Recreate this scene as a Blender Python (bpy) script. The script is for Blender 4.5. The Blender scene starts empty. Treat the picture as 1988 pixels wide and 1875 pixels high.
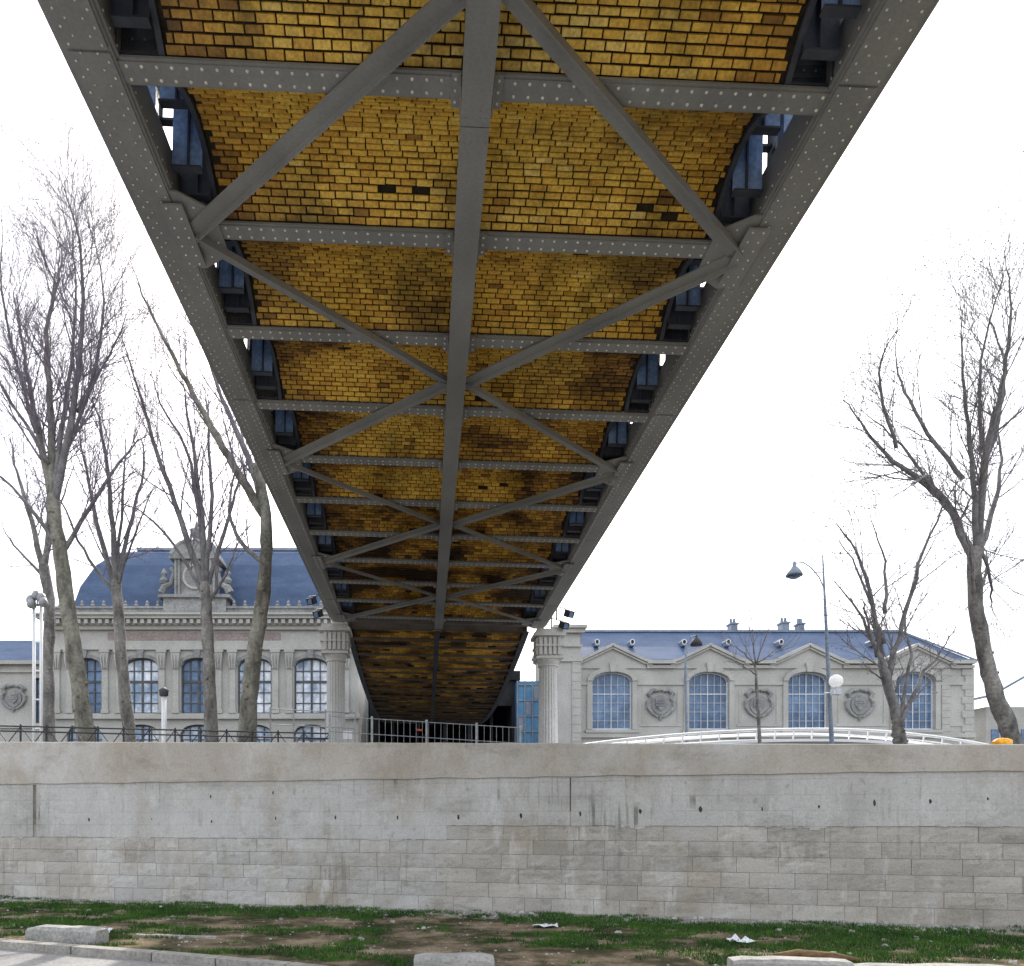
import bpy, math, random
from mathutils import Vector, Matrix, noise
rad = math.radians
random.seed(11)
scene = bpy.context.scene
COL = scene.collection
F = 1500.0; CZ = 2.0
STREET = 3.2

def P(px, py, Y):
    return Vector(((px-825)*Y/F, Y, CZ+(1590-py)*Y/F))

# ------------------------------------------------------------------ mesh builder
class MB:
    def __init__(s):
        s.v=[]; s.f=[]; s.m=[]; s.c=[]
    def add(s, vs, fs, m=0, c=1.0):
        n=len(s.v); s.v.extend([tuple(p) for p in vs])
        for f in fs:
            s.f.append(tuple(i+n for i in f)); s.m.append(m); s.c.append(c)
    def box(s, x0,x1,y0,y1,z0,z1, m=0, c=1.0):
        vs=[(x0,y0,z0),(x1,y0,z0),(x1,y1,z0),(x0,y1,z0),(x0,y0,z1),(x1,y0,z1),(x1,y1,z1),(x0,y1,z1)]
        s.add(vs,[(0,3,2,1),(4,5,6,7),(0,1,5,4),(1,2,6,5),(2,3,7,6),(3,0,4,7)],m,c)
    def bar(s, p, q, w, h, m=0, up=(0,0,1), c=1.0):
        p=Vector(p); q=Vector(q); d=(q-p).normalized(); u=Vector(up)
        a=d.cross(u)
        if a.length<1e-4: a=d.cross(Vector((1,0,0)))
        a.normalize(); b=a.cross(d).normalized()
        a=a*w/2; b=b*h/2
        vs=[p-a-b,p+a-b,p+a+b,p-a+b,q-a-b,q+a-b,q+a+b,q-a+b]
        s.add(vs,[(0,1,2,3),(7,6,5,4),(0,4,5,1),(1,5,6,2),(2,6,7,3),(3,7,4,0)],m,c)
    def tube(s, pts, rs, n=6, m=0, cap=True, c=1.0):
        pts=[Vector(p) for p in pts]
        if not isinstance(rs,(list,tuple)): rs=[rs]*len(pts)
        vs=[]; 
        d0=(pts[1]-pts[0]).normalized()
        ref=Vector((0,1,0)) if abs(d0.y)<.8 else Vector((1,0,0))
        a=d0.cross(ref).normalized()
        for i,p in enumerate(pts):
            if i==0: d=pts[1]-p
            elif i==len(pts)-1: d=p-pts[i-1]
            else: d=pts[i+1]-pts[i-1]
            d.normalize()
            a=(a-d*a.dot(d))
            if a.length<1e-5: a=d.orthogonal()
            a.normalize(); b=d.cross(a)
            for k in range(n):
                t=2*math.pi*k/n
                vs.append(p+(a*math.cos(t)+b*math.sin(t))*rs[i])
        fs=[]
        for i in range(len(pts)-1):
            for k in range(n):
                k2=(k+1)%n
                fs.append((i*n+k,i*n+k2,(i+1)*n+k2,(i+1)*n+k))
        if cap:
            fs.append(tuple(range(n-1,-1,-1))); fs.append(tuple(range((len(pts)-1)*n,len(pts)*n)))
        s.add(vs,fs,m,c)
    def lathe(s, prof, cx, cy, cz, n=24, m=0, flute=0.0):
        vs=[]
        for (r,z) in prof:
            for k in range(n):
                rr=r*(1-flute*(k%2)); t=2*math.pi*k/n
                vs.append((cx+rr*math.cos(t),cy+rr*math.sin(t),cz+z))
        fs=[]
        for i in range(len(prof)-1):
            for k in range(n):
                k2=(k+1)%n; fs.append((i*n+k,i*n+k2,(i+1)*n+k2,(i+1)*n+k))
        fs.append(tuple(range(n-1,-1,-1))); fs.append(tuple(range((len(prof)-1)*n,len(prof)*n)))
        s.add(vs,fs,m)
    def prism(s, poly, y0, y1, m=0, c=1.0):      # polygon in XZ, pulled along Y
        n=len(poly)
        vs=[(x,y0,z) for x,z in poly]+[(x,y1,z) for x,z in poly]
        fs=[tuple(range(n)),tuple(range(2*n-1,n-1,-1))]
        for i in range(n):
            j=(i+1)%n; fs.append((i,i+n,j+n,j))
        s.add(vs,fs,m,c)
    def slab(s, poly, z0, z1, m=0):              # polygon in XY, pulled along Z
        n=len(poly)
        vs=[(x,y,z0) for x,y in poly]+[(x,y,z1) for x,y in poly]
        fs=[tuple(range(n-1,-1,-1)),tuple(range(n,2*n))]
        for i in range(n):
            j=(i+1)%n; fs.append((i,j,j+n,i+n))
        s.add(vs,fs,m)
    def frustum(s,x0,x1,y0,y1,z0,ix0,ix1,iy0,iy1,z1,m=0):
        vs=[(x0,y0,z0),(x1,y0,z0),(x1,y1,z0),(x0,y1,z0),(x0+ix0,y0+iy0,z1),(x1-ix1,y0+iy0,z1),(x1-ix1,y1-iy1,z1),(x0+ix0,y1-iy1,z1)]
        s.add(vs,[(0,3,2,1),(4,5,6,7),(0,1,5,4),(1,2,6,5),(2,3,7,6),(3,0,4,7)],m)
    def rivet(s, x,y,z, nrm, r=.018, h=.014, m=1):
        nv=Vector(nrm); a=nv.orthogonal().normalized(); b=nv.cross(a); c=Vector((x,y,z))
        vs=[c+(a*math.cos(k*math.pi/3)+b*math.sin(k*math.pi/3))*r for k in range(6)]
        vs+=[c+nv*h*.8+(a*math.cos(k*math.pi/3)+b*math.sin(k*math.pi/3))*r*.55 for k in range(6)]
        fs=[(k,(k+1)%6,6+(k+1)%6,6+k) for k in range(6)]+[(6,7,8,9,10,11)]
        s.add(vs,fs,m)

ORG={}
def tag(o,label=None,cat=None,group=None,kind=None):
    if label: o['label']=label
    if cat: o['category']=cat
    if group: o['group']=group
    if kind: o['kind']=kind
    return o
def thing(name,label,cat,loc=(0,0,0),group=None,rot=None,local=False):
    o=bpy.data.objects.new(name,None); o.empty_display_size=.3; COL.objects.link(o)
    o.location=loc
    if rot: o.rotation_euler=rot
    ORG[o.name]=Vector((0,0,0)) if local else Vector(loc)
    return tag(o,label,cat,group)
def build(name,mb,mats,parent=None,smooth=False,org=None):
    me=bpy.data.meshes.new(name)
    g=ORG[parent.name] if parent is not None else (Vector(org) if org is not None else Vector((0,0,0)))
    vs=[(x-g.x,y-g.y,z-g.z) for x,y,z in mb.v]
    me.from_pydata(vs,[],mb.f)
    if not isinstance(mats,(list,tuple)): mats=[mats]
    for m in mats: me.materials.append(m)
    me.polygons.foreach_set('material_index',mb.m)
    if smooth: me.polygons.foreach_set('use_smooth',[True]*len(mb.f))
    at=me.attributes.new('tint','FLOAT','FACE'); at.data.foreach_set('value',mb.c)
    me.update()
    o=bpy.data.objects.new(name,me); COL.objects.link(o)
    if parent is not None:
        o.parent=parent
    elif org is not None: o.location=org
    ORG[o.name]=g
    return o

# ------------------------------------------------------------------ materials
def mat(name, c1, c2, scale=2.0, rough=.8, bump=.15, bscale=18, metal=0.0, tint=False, spec=.3, stretch=(1,1,1), lo=.35, hi=.65, fine=.25):
    m=bpy.data.materials.new(name); m.use_nodes=True
    nt=m.node_tree; N=nt.nodes; L=nt.links
    b=N['Principled BSDF']; b.inputs['Roughness'].default_value=rough; b.inputs['Metallic'].default_value=metal
    b.inputs['Specular IOR Level'].default_value=spec
    tc=N.new('ShaderNodeTexCoord'); mp=N.new('ShaderNodeMapping'); mp.inputs['Scale'].default_value=stretch
    L.new(tc.outputs['Object'],mp.inputs[0])
    n1=N.new('ShaderNodeTexNoise'); n1.inputs['Scale'].default_value=scale; n1.inputs['Detail'].default_value=8; n1.inputs['Roughness'].default_value=.6
    L.new(mp.outputs[0],n1.inputs['Vector'])
    r=N.new('ShaderNodeValToRGB'); r.color_ramp.elements[0].position=lo; r.color_ramp.elements[1].position=hi
    r.color_ramp.elements[0].color=(*c1,1); r.color_ramp.elements[1].color=(*c2,1)
    L.new(n1.outputs['Fac'],r.inputs[0])
    n2=N.new('ShaderNodeTexNoise'); n2.inputs['Scale'].default_value=bscale; n2.inputs['Detail'].default_value=6
    L.new(tc.outputs['Object'],n2.inputs['Vector'])
    mr=N.new('ShaderNodeMapRange'); mr.inputs[1].default_value=.3; mr.inputs[2].default_value=.7; mr.inputs[3].default_value=1-fine; mr.inputs[4].default_value=1+fine
    L.new(n2.outputs['Fac'],mr.inputs[0])
    mx=N.new('ShaderNodeVectorMath'); mx.operation='SCALE'
    L.new(r.outputs[0],mx.inputs[0]); L.new(mr.outputs[0],mx.inputs['Scale'])
    out=mx.outputs[0]
    if tint:
        a=N.new('ShaderNodeAttribute'); a.attribute_name='tint'
        m2=N.new('ShaderNodeVectorMath'); m2.operation='SCALE'
        L.new(out,m2.inputs[0]); L.new(a.outputs['Fac'],m2.inputs['Scale']); out=m2.outputs[0]
    L.new(out,b.inputs['Base Color'])
    if bump>0:
        bp=N.new('ShaderNodeBump'); bp.inputs['Strength'].default_value=bump; bp.inputs['Distance'].default_value=.05
        L.new(n2.outputs['Fac'],bp.inputs['Height']); L.new(bp.outputs[0],b.inputs['Normal'])
    return m

M={}
M['steel']=mat('painted_steel',(.20,.205,.205),(.29,.295,.29),.9,.48,.06,30,0,False,.5,(1,.5,1),fine=.09)
M['steel_dk']=mat('dark_steel',(.035,.04,.055),(.07,.08,.11),1.5,.55,.08,20,0,False,.4,fine=.12)
M['steel_br']=mat('rusty_dark_steel',(.09,.075,.06),(.17,.145,.12),1.5,.6,.1,20,0,False,.4,fine=.15)
M['steel_bl']=mat('blue_steel',(.15,.26,.50),(.30,.44,.72),1.6,.45,.1,20,0,False,.5)
M['rivet']=mat('rivet_glint',(.68,.66,.60),(.84,.82,.76),4,.3,0,10,0,False,.8)  # whitish colour stands in for light glinting off the rivet heads
M['mortar']=mat('shadowed_mortar',(.012,.010,.008),(.04,.028,.016),5,.95,.3,40)  # near-black: the deep joints' shadow is put into the mortar colour
M['stone']=mat('pale_limestone',(.40,.39,.36),(.50,.49,.455),.5,.85,.2,9,fine=.12)
M['stone_dk']=mat('weathered_limestone',(.21,.215,.215),(.35,.35,.34),1.2,.85,.25,9)
M['stone_tan']=mat('tan_frieze',(.27,.22,.21),(.36,.30,.28),1,.85,.2,9)
M['slate']=mat('slate_roof',(.045,.08,.16),(.075,.12,.215),.6,.6,.2,7,0,False,.4,(1,1,3),fine=.12)
M['zinc']=mat('zinc',(.16,.20,.26),(.24,.28,.34),1,.5,.1,12,.2)
M['glass']=mat('window_glass',(.04,.085,.17),(.16,.26,.42),.6,.15,0,5,0,False,.45,(1,1,.6),.38,.68)  # blue tones put the sky's reflection into the pane colour
M['glass_hi']=mat('pale_window_glass',(.20,.30,.43),(.80,.84,.90),.55,.12,0,5,0,False,.6,(1,1,.8),.42,.56)  # pale patches put bright sky showing in the panes into the colour
M['wframe']=mat('window_frame_paint',(.07,.075,.085),(.12,.125,.135),2,.6,.05,20)
M['wframe_w']=mat('white_frame_paint',(.58,.61,.65),(.70,.72,.75),2,.6,.05,20)
M['white']=mat('white_paint',(.76,.77,.78),(.84,.84,.84),2,.5,.05,20,fine=.06)
M['grey_metal']=mat('galvanised_metal',(.26,.27,.28),(.38,.39,.40),3,.45,.08,25,.3)
M['black_metal']=mat('black_metal',(.02,.02,.025),(.04,.04,.045),3,.5,.1,25)
M['colstone']=mat('column_paint',(.50,.50,.48),(.62,.615,.59),.9,.7,.12,14,0,False,.3,(1,1,.4),fine=.12)
M['bark']=mat('bark',(.11,.105,.10),(.29,.28,.26),3.2,.9,.7,14,0,False,.2,(1,1,.4),.38,.62)
M['bark_green']=mat('mottled_bark',(.10,.095,.08),(.28,.27,.225),3,.9,.7,12,0,False,.2,(1,1,.45),.38,.62)
M['limb']=mat('limb_bark',(.12,.115,.12),(.24,.235,.235),3,.9,.3,14)
M['twig']=mat('twig_bark',(.16,.14,.18),(.26,.23,.28),2,.9,0,14)
M['twig_r']=mat('twig_bark_brown',(.14,.13,.14),(.22,.205,.21),2,.9,0,14)
M['concrete']=mat('concrete_block',(.26,.255,.24),(.38,.37,.345),2.5,.9,.3,22)
M['pave']=mat('paving',(.22,.215,.21),(.31,.30,.29),1.2,.9,.25,20)
M['kerb']=mat('kerb_stone',(.22,.21,.19),(.34,.32,.29),2,.9,.3,20)
M['rubble']=mat('rubble',(.30,.29,.27),(.48,.47,.44),3,.9,.3,20,0,True)
M['wood']=mat('old_wood',(.10,.06,.03),(.22,.14,.07),4,.85,.4,18,0,False,.2,(.3,3,3))
M['blade']=mat('grass_blades',(.012,.05,.005),(.055,.15,.012),1.1,.7,0,10,0,True)
M['orange']=mat('orange_plastic',(.85,.35,.02),(.9,.45,.04),3,.5,.1,20)
M['red']=mat('red_plastic',(.5,.05,.02),(.6,.07,.03),3,.5,.05,20)
M['blue']=mat('blue_cladding',(.05,.18,.34),(.08,.27,.45),1,.35,.03,10,0,False,.4)
M['asphalt']=mat('asphalt',(.05,.05,.052),(.075,.075,.075),1,.9,.2,40)
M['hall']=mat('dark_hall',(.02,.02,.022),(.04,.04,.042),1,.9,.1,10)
M['hole']=mat('weep_hole_shade',(.03,.029,.026),(.08,.077,.07),5,.95,.2,30)
m=bpy.data.materials.new('opal_glass'); m.use_nodes=True; nt=m.node_tree
b=nt.nodes['Principled BSDF']; b.inputs['Base Color'].default_value=(.92,.92,.92,1); b.inputs['Roughness'].default_value=.3
tr=nt.nodes.new('ShaderNodeBsdfTranslucent'); tr.inputs[0].default_value=(.95,.95,.95,1); mxs=nt.nodes.new('ShaderNodeMixShader'); mxs.inputs[0].default_value=.55
nt.links.new(b.outputs[0],mxs.inputs[1]); nt.links.new(tr.outputs[0],mxs.inputs[2]); nt.links.new(mxs.outputs[0],nt.nodes['Material Output'].inputs[0]); M['opal']=m

def brick_mat():
    m=bpy.data.materials.new('amber_brick'); m.use_nodes=True
    nt=m.node_tree; N=nt.nodes; L=nt.links; b=N['Principled BSDF']
    b.inputs['Roughness'].default_value=.45; b.inputs['Specular IOR Level'].default_value=.4
    a=N.new('ShaderNodeAttribute'); a.attribute_name='tint'
    r=N.new('ShaderNodeValToRGB'); e=r.color_ramp.elements
    e[0].position=0; e[0].color=(.035,.02,.010,1); e[1].position=1; e[1].color=(.98,.76,.25,1)
    x=e.new(.3); x.color=(.32,.16,.03,1)
    x=e.new(.55); x.color=(.70,.40,.06,1)
    x=e.new(.8); x.color=(.92,.61,.10,1)
    L.new(a.outputs['Fac'],r.inputs[0])
    tc=N.new('ShaderNodeTexCoord')
    n=N.new('ShaderNodeTexNoise'); n.inputs['Scale'].default_value=.75; n.inputs['Detail'].default_value=9; n.inputs['Roughness'].default_value=.7
    L.new(tc.outputs['Object'],n.inputs['Vector'])
    mr=N.new('ShaderNodeMapRange'); mr.inputs[1].default_value=.37; mr.inputs[2].default_value=.54; mr.inputs[3].default_value=.36; mr.inputs[4].default_value=1.05
    L.new(n.outputs['Fac'],mr.inputs[0])
    n2=N.new('ShaderNodeTexNoise'); n2.inputs['Scale'].default_value=28; n2.inputs['Detail'].default_value=5
    L.new(tc.outputs['Object'],n2.inputs['Vector'])
    mr2=N.new('ShaderNodeMapRange'); mr2.inputs[1].default_value=.3; mr2.inputs[2].default_value=.6; mr2.inputs[3].default_value=.66; mr2.inputs[4].default_value=1.05
    L.new(n2.outputs['Fac'],mr2.inputs[0])
    mu=N.new('ShaderNodeMath'); mu.operation='MULTIPLY'; L.new(mr.outputs[0],mu.inputs[0]); L.new(mr2.outputs[0],mu.inputs[1])
    s=N.new('ShaderNodeVectorMath'); s.operation='SCALE'; L.new(r.outputs[0],s.inputs[0]); L.new(mu.outputs[0],s.inputs['Scale'])
    L.new(s.outputs[0],b.inputs['Base Color'])
    bp=N.new('ShaderNodeBump'); bp.inputs['Strength'].default_value=.4; bp.inputs['Distance'].default_value=.02
    L.new(n2.outputs['Fac'],bp.inputs['Height']); L.new(bp.outputs[0],b.inputs['Normal'])
    return m
M['brick']=brick_mat()

def wall_mat(name,c1,c2,stain,streak_amt=.5,tint=False,joint=0.0,bump=.35,bs=9,drip=0.0,wash=.65):
    m=bpy.data.materials.new(name); m.use_nodes=True
    nt=m.node_tree; N=nt.nodes; L=nt.links; b=N['Principled BSDF']; b.inputs['Roughness'].default_value=.9; b.inputs['Specular IOR Level'].default_value=.2
    tc=N.new('ShaderNodeTexCoord')
    def nz(scale,st=(1,1,1),det=8,ro=.6,off=0):
        mp=N.new('ShaderNodeMapping'); mp.inputs['Scale'].default_value=st; mp.inputs['Location'].default_value=(off,off,off); L.new(tc.outputs['Object'],mp.inputs[0])
        n=N.new('ShaderNodeTexNoise'); n.inputs['Scale'].default_value=scale; n.inputs['Detail'].default_value=det; n.inputs['Roughness'].default_value=ro
        L.new(mp.outputs[0],n.inputs['Vector']); return n.outputs['Fac']
    def mr(src,a,bb,c,d):
        q=N.new('ShaderNodeMapRange'); q.inputs[1].default_value=a; q.inputs[2].default_value=bb; q.inputs[3].default_value=c; q.inputs[4].default_value=d; L.new(src,q.inputs[0]); return q.outputs[0]
    def mul(a,c):
        q=N.new('ShaderNodeMath'); q.operation='MULTIPLY'; L.new(a,q.inputs[0]); L.new(c,q.inputs[1]); return q.outputs[0]
    def mix(f,ca,cb):
        q=N.new('ShaderNodeMix'); q.data_type='RGBA'
        L.new(f,q.inputs['Factor'])
        for s,i in ((ca,'A'),(cb,'B')):
            if isinstance(s,tuple): [k for k in q.inputs if k.name==i and k.type=='RGBA'][0].default_value=(*s,1)
            else: L.new(s,[k for k in q.inputs if k.name==i and k.type=='RGBA'][0])
        return [k for k in q.outputs if k.type=='RGBA'][0]
    base=mix(mr(nz(.45),.38,.62,0,1),c1,c2)
    base=mix(mr(nz(.35,(1,1,.8),6,.6,21),.46,.60,0,.65),base,(.58,.575,.56))
    base=mix(mr(nz(.5,(1,1,.9),8,.7,33),.49,.66,0,.65),base,(.35,.295,.22))
    base=mix(mr(nz(1.3,(1,1,.25),8,.65,3),.52,.74,0,streak_amt),base,stain)
    base=mix(mr(nz(.9,(.5,1,1.3),10,.75,7),.54,.68,0,.85),base,stain)
    base=mix(mr(nz(6,(1,1,.6),8,.7,5),.60,.74,0,.6),base,(stain[0]*.55,stain[1]*.56,stain[2]*.54))
    base=mix(mr(nz(2.6,(1,1,.35),8,.7,9),.55,.72,0,wash),base,(.68,.67,.65))
    if drip>0:
        d=mul(mr(nz(9,(1,1,.06),4,.5,2),.56,.68,0,1),mr(nz(.8,(.8,1,1.6),5,.6,12),.49,.61,0,drip))
        base=mix(d,base,(stain[0]*.5,stain[1]*.5,stain[2]*.48))
    f=mr(nz(30,(1,1,1),6),.3,.7,.87,1.11)
    s=N.new('ShaderNodeVectorMath'); s.operation='SCALE'; L.new(base,s.inputs[0]); L.new(f,s.inputs['Scale']); out=s.outputs[0]
    if tint:
        a=N.new('ShaderNodeAttribute'); a.attribute_name='tint'
        s2=N.new('ShaderNodeVectorMath'); s2.operation='SCALE'; L.new(out,s2.inputs[0]); L.new(a.outputs['Fac'],s2.inputs['Scale']); out=s2.outputs[0]
    if joint>0:
        mp=N.new('ShaderNodeMapping'); mp.inputs['Rotation'].default_value=(rad(-90),0,0); L.new(tc.outputs['Object'],mp.inputs[0])
        br=N.new('ShaderNodeTexBrick'); br.inputs['Scale'].default_value=1; br.inputs['Brick Width'].default_value=1.0; br.inputs['Row Height'].default_value=.31; br.inputs['Mortar Size'].default_value=.008
        br.inputs['Color1'].default_value=(1,1,1,1); br.inputs['Color2'].default_value=(.95,.95,.95,1); br.inputs['Mortar'].default_value=(.78,.77,.75,1)
        L.new(mp.outputs[0],br.inputs['Vector'])
        msk=mr(nz(.5,(1,1,1),6,.7,4),.36,.54,0,joint)
        bc=mix(msk,(1.,1.,1.),br.outputs['Color'])
        s3=N.new('ShaderNodeVectorMath'); s3.operation='MULTIPLY'; L.new(out,s3.inputs[0]); L.new(bc,s3.inputs[1]); out=s3.outputs[0]
    L.new(out,b.inputs['Base Color'])
    h=nz(bs,(1,1,1.4),10,.7)
    bp=N.new('ShaderNodeBump'); bp.inputs['Strength'].default_value=bump; bp.inputs['Distance'].default_value=.03
    L.new(h,bp.inputs['Height']); L.new(bp.outputs[0],b.inputs['Normal'])
    return m
M['w_band']=wall_mat('wall_coping_concrete',(.41,.37,.325),(.48,.44,.39),(.31,.28,.235),.3,bump=.2,bs=14,wash=.3)
M['w_smooth']=wall_mat('wall_render',(.45,.435,.415),(.54,.53,.51),(.31,.30,.275),.5,joint=.85,bump=.3,bs=14,drip=.75)
M['w_stone']=wall_mat('wall_ashlar',(.42,.39,.345),(.51,.48,.435),(.28,.255,.21),.45,tint=True,bump=.65,bs=16,drip=.3)
M['w_joint']=mat('wall_joint',(.15,.14,.125),(.26,.245,.22),3,.95,.3,30)

SL=-.2579; WY=17.16; TH=math.atan(SL); CT=math.cos(TH)
def ground_mat():
    m=bpy.data.materials.new('dirt_ground'); m.use_nodes=True
    nt=m.node_tree; N=nt.nodes; L=nt.links; b=N['Principled BSDF']; b.inputs['Roughness'].default_value=.95; b.inputs['Specular IOR Level'].default_value=.1
    tc=N.new('ShaderNodeTexCoord')
    def nz(s,d=8): 
        n=N.new('ShaderNodeTexNoise'); n.inputs['Scale'].default_value=s; n.inputs['Detail'].default_value=d; n.inputs['Roughness'].default_value=.7; L.new(tc.outputs['Object'],n.inputs['Vector']); return n
    def mth(op,a,bv):
        q=N.new('ShaderNodeMath'); q.operation=op
        for i,v in enumerate((a,bv)):
            if isinstance(v,(int,float)): q.inputs[i].default_value=v
            else: L.new(v,q.inputs[i])
        return q.outputs[0]
    a=nz(.8); r=N.new('ShaderNodeValToRGB'); e=r.color_ramp.elements
    e[0].position=.38; e[0].color=(.028,.042,.014,1); e[1].position=.70; e[1].color=(.44,.37,.27,1)
    x=e.new(.47); x.color=(.10,.085,.05,1); x=e.new(.56); x.color=(.25,.195,.13,1)
    L.new(a.outputs['Fac'],r.inputs[0])
    sx=N.new('ShaderNodeSeparateXYZ'); L.new(tc.outputs['Object'],sx.inputs[0])
    d=mth('SUBTRACT',mth('ADD',mth('MULTIPLY',sx.outputs[0],SL),WY),sx.outputs[1])
    nn=nz(1.7); d2=mth('ADD',d,mth('MULTIPLY',nn.outputs['Fac'],-3.4))
    mk=N.new('ShaderNodeMapRange'); mk.inputs[1].default_value=-1.0; mk.inputs[2].default_value=-.45; mk.inputs[3].default_value=.9; mk.inputs[4].default_value=0; L.new(d2,mk.inputs[0])
    mx=N.new('ShaderNodeMix'); mx.data_type='RGBA'; L.new(mk.outputs[0],mx.inputs['Factor'])
    A=[k for k in mx.inputs if k.name=='A' and k.type=='RGBA'][0]; B=[k for k in mx.inputs if k.name=='B' and k.type=='RGBA'][0]
    L.new(r.outputs[0],A); B.default_value=(.34,.325,.29,1)
    c=nz(22); mr=N.new('ShaderNodeMapRange'); mr.inputs[1].default_value=.3; mr.inputs[2].default_value=.7; mr.inputs[3].default_value=.6; mr.inputs[4].default_value=1.35
    L.new(c.outputs['Fac'],mr.inputs[0])
    s=N.new('ShaderNodeVectorMath'); s.operation='SCALE'; L.new([k for k in mx.outputs if k.type=='RGBA'][0],s.inputs[0]); L.new(mr.outputs[0],s.inputs['Scale']); L.new(s.outputs[0],b.inputs['Base Color'])
    bp=N.new('ShaderNodeBump'); bp.inputs['Strength'].default_value=.8; bp.inputs['Distance'].default_value=.06; L.new(c.outputs['Fac'],bp.inputs['Height']); L.new(bp.outputs[0],b.inputs['Normal'])
    return m
M['dirt']=ground_mat()

# ------------------------------------------------------------------ quay wall frame
def wallY(px): 
    t=(px-825)/F; return WY/(1-SL*t)
def wu(px):
    t=(px-825)/F; return t*wallY(px)/CT
def wz(px,py): return CZ+(1590-py)*wallY(px)/F
def wtop(u): return max(3.32,min(4.3,3.69-.0272*u))
def wallline(x): return WY+SL*x

# ------------------------------------------------------------------ ground and street
mb=MB(); 
mb.add([(-900,-900,0),(900,-900,0),(900,900,0),(-900,900,0)],[(0,1,2,3)])
tag(build('ground',mb,M['dirt']),'bare earth ground of the quay below the wall','ground',kind='structure')
mb=MB()
mb.slab([(-60,wallline(-60)+.3),(60,wallline(60)+.3),(60,47.5),(-60,47.5)],STREET-.4,STREET)
tag(build('street',mb,M['asphalt']),'raised street running behind the quay wall','street',kind='structure')
mb=MB()
mb.slab([(-800,47.5),(800,47.5),(800,850),(-800,850)],STREET-.4,STREET+.12)
mb.slab([(-800,47.4),(-60.01,47.4),(-60.01,wallline(-60)+.3),(-800,wallline(-60)+30)],STREET-.4,STREET+.1)
mb.slab([(60.01,wallline(60)+.3),(800,wallline(60)+.3),(800,47.4),(60.01,47.4)],STREET-.4,STREET+.1)
tag(build('pavement',mb,M['pave']),'pale pavement in front of the station buildings','pavement',kind='structure')
def G(px,py,z=0.0):
    Y=(CZ-z)*F/(py-1590); return Vector(((px-825)*Y/F,Y,z))
ka=G(-260,1818); kb=G(0,1842); kc=G(300,1866); kd=G(560,1890); ke=G(1100,1960)
mb=MB()
mb.add([(ka.x,ka.y,.004),(-30,ka.y-1,.004),(-30,-20,.004),(12,-20,.004),(ke.x,ke.y,.004),(kd.x,kd.y,.004),(kc.x,kc.y,.004),(kb.x,kb.y,.004)],[(0,1,2,3,4,5,6,7)])
tag(build('paving',mb,M['pave']),'grey paving of the lower quay','paving',kind='structure')
mb=MB()
for a,b in zip([ka,kb,kc,kd],[kb,kc,kd,ke]):
    L=(b-a).length; n=max(1,int(L/1.0)); 
    for i in range(n):
        p=a.lerp(b,i/n+.006); q=a.lerp(b,(i+1)/n-.006)
        mb.bar(p+Vector((0,.07,.055)),q+Vector((0,.07,.055)),.2,.14+random.uniform(-.008,.008),0)
tag(build('kerb',mb,M['kerb']),'low stone kerb between earth and paving','kerb',kind='structure')

# ------------------------------------------------------------------ the quay wall
qw=thing('quay_wall','long pale quay wall of stone courses under a smooth concrete coping','wall',(0,WY,0),rot=(0,0,TH),local=True)
U0,U1=-30,30
mb=MB()
us=[U0+(U1-U0)*i/160 for i in range(161)]
tp=[wtop(u)+.012*noise.noise(Vector((u*1.3,0,0))) for u in us]
bt=[2.9+.03*noise.noise(Vector((u*1.1,5,0)))+.02*noise.noise(Vector((u*4,9,0))) for u in us]
for i in range(160):
    a,b=us[i],us[i+1]; za,zb=tp[i],tp[i+1]; ya,yb=bt[i],bt[i+1]
    vs=[(a,-.085,ya),(b,-.085,yb),(b,.5,yb),(a,.5,ya),(a,-.085,za-.02),(b,-.085,zb-.02),(b,-.06,zb),(a,-.06,za),(b,.5,zb),(a,.5,za)]
    mb.add(vs,[(0,3,2,1),(0,1,5,4),(4,5,6,7),(7,6,8,9),(2,3,9,8)])
build('coping',mb,M['w_band'],qw)
us_=wu(865)
jt=[wu(67),wu(1107)]
CH=.31
mb=MB()
u=U0
while u<U1:
    v=u+.10
    zb0=CH*5 if u<us_ else CH*6
    o=.018*noise.noise(Vector((u*1.7,1,2)))+.014*noise.noise(Vector((u*6,3,2)))
    if noise.noise(Vector((u*.6,8,0)))>.22: o-=.05*abs(noise.noise(Vector((u*2.1,4,4))))*4
    a,b=u,v-.0002
    for j in jt:
        if a<=j<v: b=j-.009
    mb.box(a,b,-.048,.3,zb0+o,2.872); u=v
mb.box(U0,U1,-.045,.4,2.8725,2.93)
build('render_band',mb,M['w_smooth'],qw)
mb=MB(); mb.box(U0,U1,-.026,.45,-.3,2.86)
build('mortar_backing',mb,M['w_joint'],qw)
rs=random.Random(5)
mb=MB()
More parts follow.
